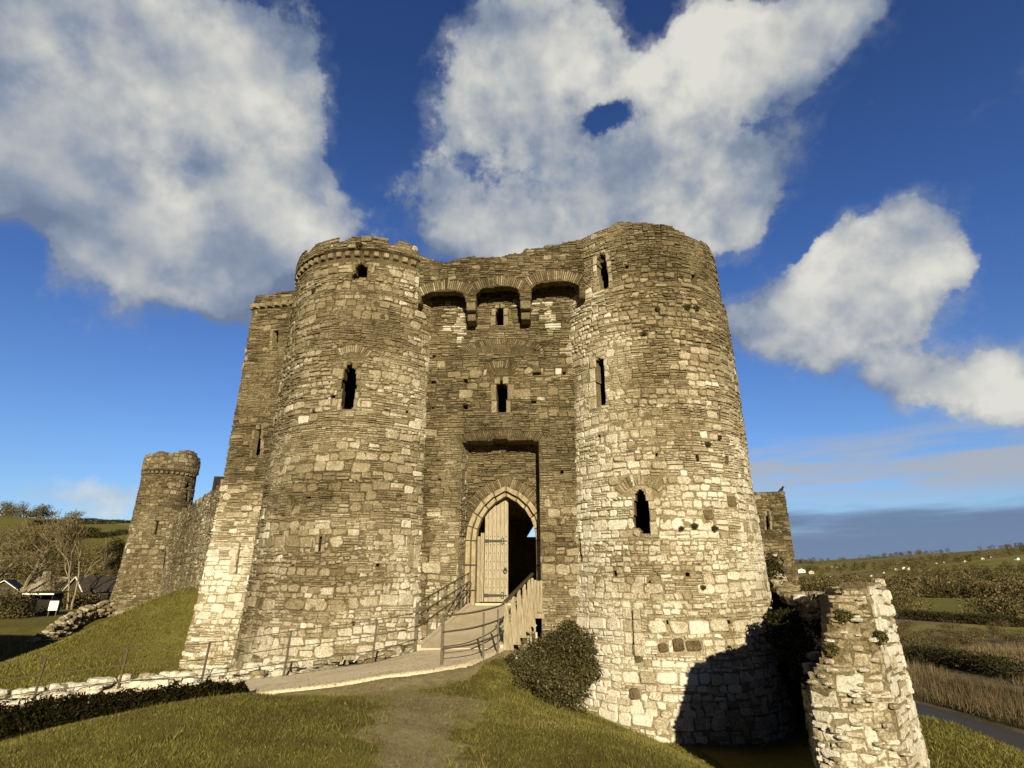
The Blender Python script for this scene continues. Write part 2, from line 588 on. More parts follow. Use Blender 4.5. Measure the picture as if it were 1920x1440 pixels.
def ground_material():
    m, g, b = new_mat('turf_and_fields')
    p = pos(g)
    dirt = attr(g, 'dirt')
    far = attr(g, 'far')
    n1 = g.noise(p, 0.55, 6, 0.65)
    n2 = g.noise(p, 6.0, 6, 0.7)
    n3 = g.noise(p, 60.0, 3, 0.7)
    turf = g.ramp(g.math('ADD', g.math('MULTIPLY', n1, 0.55), g.math('MULTIPLY', n2, 0.45)),
                  [(0.36, (0.095, 0.078, 0.024)), (0.5, (0.150, 0.132, 0.030)), (0.62, (0.205, 0.178, 0.048))])
    turf = g.mix(g.math('MULTIPLY', g.smooth(n3, 0.4, 0.7), 0.4), turf, (0.07, 0.055, 0.017, 1))
    soil = g.ramp(g.math('ADD', g.math('MULTIPLY', n2, 0.6), g.math('MULTIPLY', n3, 0.4)),
                  [(0.35, (0.21, 0.165, 0.080)), (0.5, (0.33, 0.27, 0.145)), (0.66, (0.45, 0.37, 0.22))])
    dm = g.smooth(g.math('ADD', dirt, g.math('MULTIPLY', g.math('SUBTRACT', n2, 0.5), 0.5)), 0.38, 0.62)
    near = g.mix(dm, turf, soil)
    # far fields
    vo = g.n('ShaderNodeTexVoronoi', feature='F1')
    vo.inputs['Scale'].default_value = 0.0085
    wp = g.vmath('ADD', p, g.vmath('MULTIPLY', g.noise(p, 0.006, 3, 0.5, color=True), (60, 60, 0)))
    mp = g.n('ShaderNodeMapping')
    mp.inputs['Scale'].default_value = (0.7, 1.3, 0)
    g.link(wp, mp.inputs[0])
    g.link(mp.outputs[0], vo.inputs['Vector'])
    sepc = g.n('ShaderNodeSeparateColor')
    g.link(vo.outputs['Color'], sepc.inputs[0])
    fieldc = g.ramp(sepc.outputs[0], [(0.0, (0.17, 0.155, 0.032)), (0.3, (0.215, 0.20, 0.042)), (0.55, (0.20, 0.15, 0.075)),
                                      (0.75, (0.25, 0.215, 0.06)), (1.0, (0.27, 0.215, 0.115))], 'CONSTANT')
    fieldc = g.mix(g.math('MULTIPLY', g.smooth(g.noise(p, 0.03, 6, 0.65), 0.35, 0.7), 0.45), fieldc, (0.12, 0.098, 0.036, 1))
    marsh = attr(g, 'marsh')
    mcol = g.ramp(g.noise(p, 0.05, 7, 0.7), [(0.35, (0.065, 0.052, 0.023)), (0.5, (0.15, 0.118, 0.06)), (0.65, (0.24, 0.19, 0.10))])
    fieldc = g.mix(marsh, fieldc, mcol)
    c = g.mix(far, near, fieldc)
    g.link(c, b.inputs['Base Color'])
    b.inputs['Roughness'].default_value = 1.0
    b.inputs['Specular IOR Level'].default_value = 0.05
    h = g.math('ADD', g.math('MULTIPLY', n2, 0.5), g.math('MULTIPLY', n3, 0.5))
    bump(g, b, h, 1.0, 0.06)
    return m


M_GROUND = ground_material()


def water_material():
    m, g, b = new_mat('muddy_river_water')
    p = pos(g)
    b.inputs['Base Color'].default_value = (0.050, 0.038, 0.020, 1)
    b.inputs['Roughness'].default_value = 0.42
    b.inputs['Specular IOR Level'].default_value = 0.04
    bump(g, b, g.noise(p, 1.6, 4, 0.6), 0.35, 0.08)
    return m


M_WATER = water_material()

# ------------------------------------------------------------------ terrain
PATH_FAR = [(-13.0, 13.1), (-10.4, 13.6), (-8.97, 14.2), (-7.2, 14.45), (-5.35, 14.55), (-4.4, 14.75), (-3.4, 15.0), (-2.9, 15.6), (-2.54, 16.1)]
PATH_NEAR = [(-13.0, 11.6), (-10.6, 12.0), (-9.0, 12.4), (-7.0, 12.5), (-4.9, 12.15), (-3.5, 12.0), (-2.2, 12.2), (-0.93, 13.3), (-0.2, 16.1)]
CTRL = np.array([
    # the mound the viewer stands on
    (0, 0, -1.65), (0, -8, -1.6), (-8, -6, -1.7), (8, -6, -2.0), (0, -30, -1.6), (-30, -25, -2.5), (30, -25, -6),
    (-4.3, 9.6, -1.76), (-5.9, 9.1, -1.95), (-7.2, 8.7, -2.22), (-2.5, 6.2, -1.72), (-5.7, 7.0, -1.95), (-3.0, 9.9, -1.78), (-1.9, 10.4, -1.95),
    (-12, 7, -2.9), (-16, 5, -3.2), (-9.5, 8.0, -2.6),
    (0, 7, -1.95), (-0.3, 10, -2.0), (-0.3, 13.3, -1.98), (-1.5, 12.2, -1.98),
    # ditch behind the mound crest where the hedge grows, and the path ledge
    (-4.6, 11.3, -2.55), (-6.5, 10.9, -2.75), (-8.5, 10.7, -2.95), (-11, 10.6, -3.1),
    (-4.9, 12.3, -2.3), (-5.3, 14.2, -2.25), (-3.4, 14.6, -2.0), (-3.4, 12.1, -2.12), (-7.2, 14.2, -2.42), (-7.2, 12.6, -2.45), (-9.0, 14.0, -2.55),
    (-10.4, 13.4, -2.68), (-9.0, 12.4, -2.7), (-11.5, 12.0, -2.9), (-1.5, 13.3, -1.96), (-2.6, 16, -1.9), (-0.25, 15.8, -1.9), (-3.2, 15.6, -2.05),
    # moat in front of the gatehouse
    (0.46, 13.6, -2.3), (1.3, 15.4, -3.15), (2.2, 18.5, -4.2), (1.5, 19.5, -3.9), (0.6, 17.5, -3.0), (1.0, 21, -3.9), (-1, 19, -3.2), (-1, 21.5, -3.6),
    (-3.5, 18, -3.0), (-5, 19.5, -2.95), (-8, 20, -3.2), (-3.3, 21.2, -3.2),
    (2.4, 21, -4.6), (5.6, 19.7, -4.85), (5.66, 17.1, -4.75), (3.2, 14, -3.5), (2.5, 10, -2.55), (3.0, 8, -2.5), (4.6, 12, -4.1), (5.7, 12, -4.5), (4.0, 9.5, -3.25), (5.2, 14, -4.6), (5.4, 10, -4.0),
    (7.3, 12, -4.1), (9, 20, -4.9), (8.8, 13.2, -4.2), (7, 8, -4.1), (10, 8, -4.0), (12.8, 16, -4.25), (13.6, 20, -4.3), (15.2, 20, -5.0), (14.2, 15, -4.7), (12, 26, -4.6), (15, 12, -5.0),
    (17, 18, -6.5), (22, 25, -10), (30, 34, -14.8), (26, 10, -10), (38, 20, -15.5), (24, 45, -14), (20, 36, -8), (40, 50, -16),
    # bank beside the flank turret
    (-14.2, 26, -3.7), (-14.8, 28, -2.7), (-16.0, 30, -1.5), (-17.4, 32.2, -0.62), (-19.4, 30, -1.76), (-21.2, 28, -3.1), (-21.7, 26, -3.75),
    (-17, 20.5, -3.95), (-13, 20, -3.7), (-10, 20, -3.4), (-22, 20, -4.6), (-24.5, 31, -3.9), (-23, 34, -3.0), (-20.5, 35, -1.2), (-30, 28, -5.0),
    (-25, 40, -2.0), (-30, 48, -1.9), (-32, 38, -4.0), (-36, 48, -3.2), (-17, 26, -3.3), (-45, 40, -4.2), (-15, 36, -0.6),
    (0, 27, -3.5), (-8, 32, -1.0), (8, 32, -2.0), (0, 45, -1.0), (12, 38, -2.5), (-15, 50, -1.2), (22, 46, -3.0), (5, 55, -2), (-30, 58, -2.0), (-33.4, 46, -3.7), (-31.6, 41, -4.6), (-36, 40, -5.3), (-40, 50, -4.6), (-28, 36, -4.6), (-30, 34, -5.2), (-29.5, 46, -2.4),
], dtype=np.float64)
_P = CTRL[:, :2]


def _tps(a, b):
    r2 = ((a[:, None, :] - b[None, :, :]) ** 2).sum(-1)
    return 0.5 * r2 * np.log(r2 + 1e-9)


_n = len(_P)
_A = np.zeros((_n + 3, _n + 3))
_A[:_n, :_n] = _tps(_P, _P) + np.eye(_n) * 0.35
_A[:_n, _n] = 1
_A[:_n, _n + 1:] = _P
_A[_n:, :_n] = _A[:_n, _n:].T
_W = np.linalg.solve(_A, np.concatenate([CTRL[:, 2], np.zeros(3)]))


def far_ground(x, y):
    r = np.hypot(x, y)
    a = np.degrees(np.arctan2(x, y))
    wl = sstep(-12, -26, a)
    wr = sstep(6, 17, a)
    zl = -3.6 + 48 * sstep(90, 640, r) - 40 * sstep(680, 1500, r) + 5 * (fbm(x / 90, y / 90, 3) - 0.5) * sstep(100, 300, r)
    amp = np.interp(a, [10, 20, 26.5, 34.5, 42, 60, 90], [48, 52, 60, 79, 97, 105, 60])
    zr = -16.2 + amp * sstep(520, 2300, r) ** 0.9 - 60 * sstep(2500, 5000, r) + 16 * (fbm(x / 420, y / 420, 8) - 0.5) * sstep(500, 1200, r)
    zm = -4 - 8 * sstep(80, 400, r)
    z = zm * (1 - wl) * (1 - wr) + zl * wl + zr * wr
    return z


RIV = np.array([(36, 22), (43, 40), (49.5, 58), (51.2, 68), (50.8, 81), (48, 100), (40, 130), (20, 170), (-20, 230)], dtype=np.float64)


def river_dist(x, y):
    best = np.full(np.shape(x), 1e9)
    for (a, b) in zip(RIV[:-1], RIV[1:]):
        d = b - a
        t = np.clip(((x - a[0]) * d[0] + (y - a[1]) * d[1]) / (d @ d), 0, 1)
        best = np.minimum(best, np.hypot(x - a[0] - t * d[0], y - a[1] - t * d[1]))
    return best


def ground(x, y):
    x = np.asarray(x, dtype=np.float64)
    y = np.asarray(y, dtype=np.float64)
    sh = x.shape
    q = np.stack([x.ravel(), y.ravel()], 1)
    z = np.zeros(len(q))
    r = np.hypot(q[:, 0], q[:, 1])
    near = r < 72
    if near.any():
        qq = q[near]
        zz = np.empty(len(qq))
        for i in range(0, len(qq), 20000):
            s = qq[i:i + 20000]
            zz[i:i + 20000] = _tps(s, _P) @ _W[:_n] + _W[_n] + s @ _W[_n + 1:]
        zz = np.clip(zz, -17, 2)
        z[near] = zz
    f = far_ground(q[:, 0], q[:, 1])
    w = sstep(44, 70, r)
    z = z * (1 - w) + f * w
    z = z + (fbm(q[:, 0] * 0.9, q[:, 1] * 0.9, 5) - 0.5) * 0.10
    px_, py_ = q[:, 0], q[:, 1]
    sel = (px_ > -13) & (px_ < .1) & (py_ > 10) & (py_ < 17)
    if sel.any():
        xx, yy = px_[sel], py_[sel]
        fa = np.interp(xx, [p[0] for p in PATH_FAR], [p[1] for p in PATH_FAR])
        ne = np.interp(xx, [p[0] for p in PATH_NEAR], [p[1] for p in PATH_NEAR])
        zp = np.interp(xx, [-12, -10.4, -9, -7.2, -5.35, -3.4, -2.5, -0.2], [-2.74, -2.58, -2.46, -2.36, -2.2, -1.98, -1.85, -1.80])
        outd = np.maximum(np.maximum(ne - yy, yy - fa), 0)
        ww = (1 - sstep(0.05, .9, outd)) * sstep(-13, -11.5, xx)
        ww = np.where((xx < -4.6) & (yy < ne), ww * .25, ww)
        tgt = zp - .045 - .12 * ((yy > ne + .22) & (yy < fa - .22))
        z[sel] = z[sel] * (1 - ww) + tgt * ww
    rd = river_dist(q[:, 0], q[:, 1])
    z = np.where(rd < 14, np.minimum(z, -15.4), z)
    z = z - 2.2 * sstep(5.4, 2.4, rd)
    return z.reshape(sh)


def hit(px, py, t0=25.0, t1=6000.0):
    """where the line of sight through a point of the view meets the ground"""
    d = ray(px, py)
    d = d / np.linalg.norm(d)
    t = np.geomspace(t0, t1, 3000)
    P = d[None, :] * t[:, None]
    gap = P[:, 2] - ground(P[:, 0], P[:, 1])
    below = gap < 0
    i = int(np.argmax(below)) if below.any() else int(np.argmin(gap / t))
    return P[i]


def gz(x, y):
    return float(ground(np.array([x]), np.array([y]))[0])


DIRT = np.array([(-0.5, 3.0), (-0.92, 7.0), (-1.35, 8.8), (-1.9, 10.4), (-2.9, 11.8)], dtype=np.float64)


def dirt_amount(x, y):
    best = np.full(np.shape(x), 1e9)
    wid = 1.0
    for (a, b) in zip(DIRT[:-1], DIRT[1:]):
        d = b - a
        t = np.clip(((x - a[0]) * d[0] + (y - a[1]) * d[1]) / (d @ d), 0, 1)
        best = np.minimum(best, np.hypot(x - a[0] - t * d[0], y - a[1] - t * d[1]))
    v = 1 - sstep(0.1, 1.25, best * np.interp(y, [6.5, 8, 10.5], [1.25, .9, .55]) + (fbm(x * 1.5, y * 1.5, 11) - 0.5) * 1.5)
    # verge of the gravel path and the bank under the ramp
    ne = np.interp(x, [p[0] for p in PATH_NEAR], [p[1] for p in PATH_NEAR])
    wv = np.interp(x, [-6, -4.5, -3.2, -1.8, -.6, .6], [.1, .5, 2.2, 1.5, .7, .5])
    dd = (ne - y) + (fbm(x * 1.7, y * 1.7, 13) - .5) * 1.2
    strip = (1 - sstep(wv * .6, wv * 1.3, dd)) * sstep(-.6, -.2, ne - y) * sstep(-6, -4.6, x) * sstep(.5, -.1, x)
    v = np.maximum(v, strip)
    v = np.maximum(v, sstep(15.5, 17, y) * sstep(-9, -6, x) * sstep(3.0, 1.5, x) * sstep(24, 22, y))
    return np.clip(v, 0, 1)


def build_ground():
    front = np.radians(np.linspace(-62, 62, 430))
    back = np.radians(np.linspace(62, 298, 60)[1:-1])
    ang = np.concatenate([front, back])
    rad = np.concatenate([[0.4], np.geomspace(1.2, 60, 250), np.geomspace(61, 9000, 230)])
    A, RR = np.meshgrid(ang, rad)
    X, Y = RR * np.sin(A), RR * np.cos(A)
    Z = ground(X, Y)
    n, m = X.shape
    V = np.stack([X.ravel(), Y.ravel(), Z.ravel()], 1)
    i = np.arange(n - 1)[:, None] * m
    j = np.arange(m)[None, :]
    j2 = (j + 1) % m
    Fc = np.stack([(i + j), (i + j2), (i + m + j2), (i + m + j)], -1).reshape(-1, 4)
    V = np.vstack([V, [[0, 0, ground(np.array([0.0]), np.array([0.0]))[0]]]])
    xs, ys = V[:, 0], V[:, 1]
    r = np.hypot(xs, ys)
    a = np.degrees(np.arctan2(xs, ys))
    farm = sstep(55, 90, r)
    marsh = farm * sstep(12, 18, a) * sstep(235, 190, r + 40 * (fbm(xs / 40, ys / 40, 9) - .5))
    o = np_mesh('ground', V, Fc[:, ::-1], M_GROUND, None, None, True, {'dirt': dirt_amount(xs, ys), 'far': farm, 'marsh': marsh})
    # close the middle with a fan
    o['kind'] = 'structure'
    return o


build_ground()


def build_river():
    v, f = [], []
    for k, p in enumerate(RIV):
        d = RIV[min(k + 1, len(RIV) - 1)] - RIV[max(k - 1, 0)]
        d = d / np.linalg.norm(d)
        nn = np.array((-d[1], d[0]))
        for s in (-4.3, 4.3):
            v.append((*(p + nn * s), -16.15))
    for k in range(len(RIV) - 1):
        f.append((2 * k, 2 * k + 1, 2 * k + 3, 2 * k + 2))
    o = np_mesh('river', np.array(v), np.array(f), M_WATER)
    o['kind'] = 'structure'


build_river()


# ------------------------------------------------------------------ masonry
class Cyl:
    """round tower face: u is arc length (0 faces -Y), v is world height"""

    def __init__(self, c, r, prof):
        self.c, self.r, self.prof = c, r, prof

    def P(self, u, v, d):
        th = u / self.r
        rr = np.interp(v, [a for a, _ in self.prof], [b for _, b in self.prof]) + d
        return np.stack([self.c[0] + rr * np.sin(th), self.c[1] - rr * np.cos(th), v], -1)

    def uv(self, px, py):
        d = ray(px, py)
        r = self.r
        for _ in range(4):
            a = d[0] ** 2 + d[1] ** 2
            b = -2 * (d[0] * self.c[0] + d[1] * self.c[1])
            c = self.c[0] ** 2 + self.c[1] ** 2 - r * r
            q = max(b * b - 4 * a * c, 0.0)
            t = (-b - math.sqrt(q)) / (2 * a)
            z = t * d[2]
            r = float(np.interp(z, [k for k, _ in self.prof], [k for _, k in self.prof]))
        x, y = t * d[0] - self.c[0], t * d[1] - self.c[1]
        return self.r * math.atan2(x, -y), z


class Poly:
    """wall face along a plan polyline; outward is to the right of the walking direction"""

    def __init__(self, pts, batter=None, offs=None):
        self.p = np.array(pts, dtype=np.float64)
        seg = np.diff(self.p, axis=0)
        ln = np.hypot(seg[:, 0], seg[:, 1])
        self.s = np.concatenate([[0], np.cumsum(ln)])
        dn = seg / ln[:, None]
        nn = np.stack([dn[:, 1], -dn[:, 0]], 1)
        vn = np.vstack([nn[:1], (nn[1:] + nn[:-1]), nn[-1:]])
        vn = vn / np.hypot(vn[:, 0], vn[:, 1])[:, None]
        self.vn = vn
        self.L = self.s[-1]
        self.batter = batter or [(-50, 0), (50, 0)]

    def P(self, u, v, d):
        u = np.asarray(u, dtype=np.float64)
        x = np.interp(u, self.s, self.p[:, 0])
        y = np.interp(u, self.s, self.p[:, 1])
        # extrapolate a little past the ends
        nx = np.interp(u, self.s, self.vn[:, 0])
        ny = np.interp(u, self.s, self.vn[:, 1])
        d = d + np.interp(v, [a for a, _ in self.batter], [b for _, b in self.batter])
        return np.stack([x + nx * d, y + ny * d, v], -1)

    def uv(self, px, py, seg=0):
        d = ray(px, py)
        a, b = self.p[seg], self.p[seg + 1]
        e = b - a
        # t*d = a + k*e
        M = np.array([[d[0], -e[0]], [d[1], -e[1]]])
        t, k = np.linalg.solve(M, a)
        return self.s[seg] + k * (self.s[seg + 1] - self.s[seg]), t * d[2]


def span(poly, v):
    xs = []
    n = len(poly)
    for i in range(n):
        (u1, v1), (u2, v2) = poly[i], poly[(i + 1) % n]
        if (v1 > v) != (v2 > v):
            xs.append(u1 + (v - v1) / (v2 - v1) * (u2 - u1))
    return (min(xs), max(xs)) if len(xs) >= 2 else None


def inside_polys(U, V, polys):
    res = np.zeros(U.shape, dtype=bool)
    for poly in polys:
        n = len(poly)
        c = np.zeros(U.shape, dtype=bool)
        for i in range(n):
            (u1, v1), (u2, v2) = poly[i], poly[(i + 1) % n]
            if v1 == v2:
                continue
            cond = (v1 > V) != (v2 > V)
            c ^= cond & (U < u1 + (V - v1) / (v2 - v1) * (u2 - u1))
        res |= c
    return res


def wall(name, S, u0, u1, v0, vtop, mats, parent, seed, opens=(), blocks=(), extra=(), slate=0.35, tone=0.5, tone_fn=None, slate_fn=None,
         cell=0.11, thick=1.0, proud=(0.03, 0.08), size=1.0, block_h=(0.11, 0.34), rough=0.032, vbot_fn=None, back_tone=0.36, top_jit=0.10,
         splay=None, stones=True):
    """one masonry face: a mortar sheet with its openings cut through and turned inwards, and every stone bedded proud of it.
    opens: polygons (u,v) cut right through; blocks: polygons kept free of ordinary stones; extra: ready stones (poly(u,v), d, tone)"""
    rng = random.Random(seed)
    vt = vtop if callable(vtop) else (lambda u: np.full(np.shape(u), float(vtop)))
    vmax = float(np.max(vt(np.linspace(u0, u1, 200)))) + 0.3
    nu = max(2, int((u1 - u0) / cell))
    nv = max(2, int((vmax - v0) / cell))
    us = np.linspace(u0, u1, nu + 1)
    vs = np.linspace(v0, vmax, nv + 1)
    UC, VC = np.meshgrid((us[1:] + us[:-1]) / 2, (vs[1:] + vs[:-1]) / 2)
    jag = (fbm(UC * 2.2, VC * 0.0, seed + 3) - 0.5) * 2 * top_jit
    keep = VC < vt(UC) + jag
    if opens:
        keep &= ~inside_polys(UC, VC, opens)
    U, V = np.meshgrid(us, vs)
    dn = (fbm(U * 3.1, V * 3.1, seed) - 0.5) * 0.05
    PT = S.P(U, V, dn)
    IN = S.P(U + (splay(U) if splay else 0), V, dn * 0 - thick)
    n = (nv + 1) * (nu + 1)
    idx = np.arange(n).reshape(nv + 1, nu + 1)
    a, b, c, d = idx[:-1, :-1], idx[:-1, 1:], idx[1:, 1:], idx[1:, :-1]
    F1 = np.stack([a, b, c, d], -1)[keep]
    K = np.pad(keep, 1, constant_values=False)
    k0 = K[1:-1, 1:-1]
    sides = []
    for nb, (e1, e2) in ((K[:-2, 1:-1], (a, b)), (K[1:-1, 2:], (b, c)), (K[2:, 1:-1], (c, d)), (K[1:-1, :-2], (d, a))):
        s = k0 & ~nb
        sides.append(np.stack([e2[s], e1[s], e1[s] + n, e2[s] + n], -1))
    F = np.concatenate([F1] + sides)
    verts = np.concatenate([PT.reshape(-1, 3), IN.reshape(-1, 3)])
    used = np.unique(F)
    remap = np.full(len(verts), -1)
    remap[used] = np.arange(len(used))
    mb = MB()
    mb.v = [tuple(x) for x in verts[used]]
    mb.f = remap[F].tolist()
    if tone_fn is not None:
        fr = [min(1.0, max(0.0, tone_fn(float(a_), float(b_)) - .28)) for a_, b_ in zip(UC[keep][::1], VC[keep][::1])] if len(F1) < 2500 else None
        if fr is None:
            gu, gv = np.linspace(u0, u1, 40), np.linspace(v0, vmax, 60)
            G = np.array([[tone_fn(float(a_), float(b_)) for a_ in gu] for b_ in gv])
            iu = np.clip(((UC[keep] - u0) / (u1 - u0) * 39).astype(int), 0, 39)
            iv = np.clip(((VC[keep] - v0) / (vmax - v0) * 59).astype(int), 0, 59)
            fr = np.clip(G[iv, iu] - .28, 0, 1).tolist()
        mb.t = list(fr) + [back_tone] * (len(F) - len(fr))
    else:
        mb.t = [back_tone] * len(F)
    mb.m = [0] * len(F)
    if stones:
        allb = list(opens) + list(blocks)
        bb = [(min(q[0] for q in p), max(q[0] for q in p), min(q[1] for q in p), max(q[1] for q in p), p) for p in allb]
        LU, LV, LD, meta = [], [], [], []

        def put(poly, d, t):
            """poly: outline in (u,v); adds a bedded stone with bevelled edges"""
            k = len(poly)
            cu = sum(q[0] for q in poly) / k
            cv = sum(q[1] for q in poly) / k
            bev = min(0.035, 0.22 * min(max(q[0] for q in poly) - min(q[0] for q in poly), max(q[1] for q in poly) - min(q[1] for q in poly)))
            tilt_u, tilt_v = rng.uniform(-.07, .07), rng.uniform(-.09, .07)
            for (uu, v_) in poly:
                LU.append(uu); LV.append(v_); LD.append(-0.03)
            for (uu, v_) in poly:
                ln = math.hypot(uu - cu, v_ - cv) + 1e-6
                s = max(0.3, 1 - bev / ln * 0.35)
                LU.append(cu + (uu - cu) * s); LV.append(cv + (v_ - cv) * s); LD.append(d * 0.62)
            for (uu, v_) in poly:
                ln = math.hypot(uu - cu, v_ - cv) + 1e-6
                s = max(0.25, 1 - bev * 1.5 / ln)
                du, dv = (uu - cu) * s, (v_ - cv) * s
                LU.append(cu + du); LV.append(cv + dv); LD.append(d + du * tilt_u + dv * tilt_v)
            meta.append((k, t))

        def brick(a0, a1, b0, b1, slatey):
            w, h = a1 - a0, b1 - b0
            if w < 0.05 or h < 0.025:
                return
            g = rng.uniform(0.004, 0.020)
            j = rough * min(1, h / 0.15)
            a0 += g; a1 -= g; b0 += g * 0.7; b1 -= g * 0.7
            jj = lambda: rng.uniform(-j, j)
            if slatey or h < 0.1:
                pl = [(a0 + jj(), b0 + jj() * .6), (a1 + jj(), b0 + jj() * .6), (a1 + jj(), b1 + jj() * .6), (a0 + jj(), b1 + jj() * .6)]
            else:
                c1 = rng.uniform(0.10, 0.34) * min(w, h)
                pl = []
                for (x, y, sx, sy) in ((a0, b0, 1, 1), (a1, b0, -1, 1), (a1, b1, -1, -1), (a0, b1, 1, -1)):
                    q1 = (x + sx * c1 * rng.uniform(.4, 1.4) + jj(), y + jj())
                    q2 = (x + jj(), y + sy * c1 * rng.uniform(.4, 1.4) + jj())
                    pl += [q1, q2] if (sx * sy < 0) else [q2, q1]
            cu, cv = (a0 + a1) / 2, (b0 + b1) / 2
            tt = tone_fn(cu, cv) if tone_fn else tone
            t = tt + rng.gauss(-0.085 if slatey else 0.045, 0.088)
            if not slatey and rng.random() < 0.035:
                t += 0.2
            if rng.random() < 0.05:
                t -= 0.2
            sm = float(sstep(.54, .66, float(fbm(cu * .45, cv * .45, seed + 60))))
            put(pl, rng.uniform(*proud) * (0.8 if slatey else 1.0) * (1 - .72 * sm), min(1.0, max(0.0, t * (1 - .45 * sm) + (tt + .07) * .45 * sm)))

        def cut(a0, a1, b0, b1):
            """the parts of a slot left free by the openings and blocks"""
            parts = [(a0, a1)]
            for (p0, p1, q0, q1, poly) in bb:
                if p1 < a0 or p0 > a1 or q1 < b0 or q0 > b1:
                    continue
                iv = [s for s in (span(poly, b0 + (b1 - b0) * k) for k in (0.12, 0.5, 0.88)) if s]
                if not iv:
                    continue
                lo, hi = min(s[0] for s in iv), max(s[1] for s in iv)
                nxt = []
                for (x, y) in parts:
                    if hi <= x or lo >= y:
                        nxt.append((x, y))
                    else:
                        if lo - x > 0.05:
                            nxt.append((x, lo))
                        if y - hi > 0.05:
                            nxt.append((hi, y))
                parts = nxt
            return parts

        v = v0
        while v < vmax:
            h = rng.uniform(*block_h) * size * rng.choice((.72, 1.0, 1.0, 1.22))
            sl_course = rng.random() < 0.15
            if sl_course:
                h = rng.uniform(0.07, 0.13) * size
            u = u0 - rng.random() * 0.3
            while u < u1:
                sfn = slate_fn(u, v) if slate_fn else slate
                is_sl = sl_course or rng.random() < sfn
                w = (rng.uniform(0.25, 0.75) if is_sl else h * rng.uniform(0.85, 1.9) + 0.05) * (size if is_sl else 1)
                a0, a1 = max(u, u0), min(u + w, u1)
                top = float(vt(np.array([(a0 + a1) / 2]))[0])
                topj = top + rng.uniform(-top_jit, top_jit) * 0.8
                wav = float((vnoise(u * 0.45, v * 0.6, seed + 9) - 0.5) * 0.16 + (vnoise(u * 1.3, v * 1.3, seed + 19) - 0.5) * 0.05)
                if a1 - a0 > 0.06 and v + wav + h * 0.6 < topj:
                    if is_sl and h > 0.12:
                        k = max(2, int(round(h / rng.uniform(0.065, 0.11))))
                        b = v + wav
                        for q in range(k):
                            hh = h / k
                            sh = rng.uniform(-.06, .06)
                            m_ = a0 + (a1 - a0) * rng.uniform(0.3, 0.7)
                            segs = [(a0, m_), (m_, a1)] if (a1 - a0) > 0.42 and rng.random() < 0.6 else [(a0, a1)]
                            for (s0, s1) in segs:
                                for (x, y) in cut(s0, s1, b + q * hh, b + (q + 1) * hh):
                                    brick(x, y, b + q * hh, b + (q + 1) * hh, True)
                    else:
                        lo = v + wav + rng.uniform(-.03, .03)
                        for (x, y) in cut(a0, a1, lo, lo + h):
                            if (not is_sl) and h > 0.27 and rng.random() < 0.22:
                                mm = lo + h * rng.uniform(.35, .65)
                                brick(x, y, lo, mm, False)
                                brick(x, y, mm, lo + h, False)
                            else:
                                brick(x, y, lo, lo + h, is_sl)
                u += w
            v += h
        for (pl, d, t) in extra:
            put(list(pl), d, min(1, max(0, t)))
        PP = S.P(np.array(LU), np.array(LV), np.array(LD))
        base = len(mb.v)
        mb.v.extend(map(tuple, PP))
        for (k, t) in meta:
            for ring in (0, k):
                for i in range(k):
                    i2 = (i + 1) % k
                    mb.f.append([base + ring + i, base + ring + i2, base + ring + k + i2, base + ring + k + i])
            mb.f.append([base + 2 * k + i for i in range(k)])
            mb.t.extend([t] * (2 * k + 1))
            mb.m.extend([0] * (2 * k + 1))
            base += 3 * k
    return mb.build(name, mats, parent)


def rect(u0, u1, v0, v1):
    return [(u0, v0), (u1, v0), (u1, v1), (u0, v1)]


def px_poly(S, pts, *a):
    return [S.uv(x, y, *a) for x, y in pts]


def grow(poly, k, kv=None):
    cu = sum(q[0] for q in poly) / len(poly)
    cv = sum(q[1] for q in poly) / len(poly)
    hu = max(q[0] for q in poly) - cu
    hv = max(q[1] for q in poly) - cv
    kv = k if kv is None else kv
    return [(cu + (u - cu) * (hu + k) / max(hu, .02), cv + (v - cv) * (hv + kv) / max(hv, .02)) for u, v in poly]


def voussoirs(cu, cv, r0, r1, a0, a1, n, rng, tone, squash=1.0):
    """radial arch stones; angles from vertical, in radians"""
    out = []
    for i in range(n):
        t0 = a0 + (a1 - a0) * i / n + 0.006
        t1 = a0 + (a1 - a0) * (i + 1) / n - 0.006
        rr = r1 + rng.uniform(-.06, .06)
        pl = [(cu + r0 * math.sin(t0), cv + r0 * math.cos(t0) * squash), (cu + r0 * math.sin(t1), cv + r0 * math.cos(t1) * squash),
              (cu + rr * math.sin(t1), cv + rr * math.cos(t1) * squash), (cu + rr * math.sin(t0), cv + rr * math.cos(t0) * squash)]
        out.append((pl, rng.uniform(.015, .045), tone + .04 + rng.gauss(0, .12)))
    return out


def vous_block(cu, cv, r0, r1, a0, a1, squash=1.0, k=8):
    p = [(cu + r0 * math.sin(a0 + (a1 - a0) * i / k), cv + r0 * math.cos(a0 + (a1 - a0) * i / k) * squash) for i in range(k + 1)]
    q = [(cu + r1 * math.sin(a0 + (a1 - a0) * i / k), cv + r1 * math.cos(a0 + (a1 - a0) * i / k) * squash) for i in range(k, -1, -1)]
    return p + q


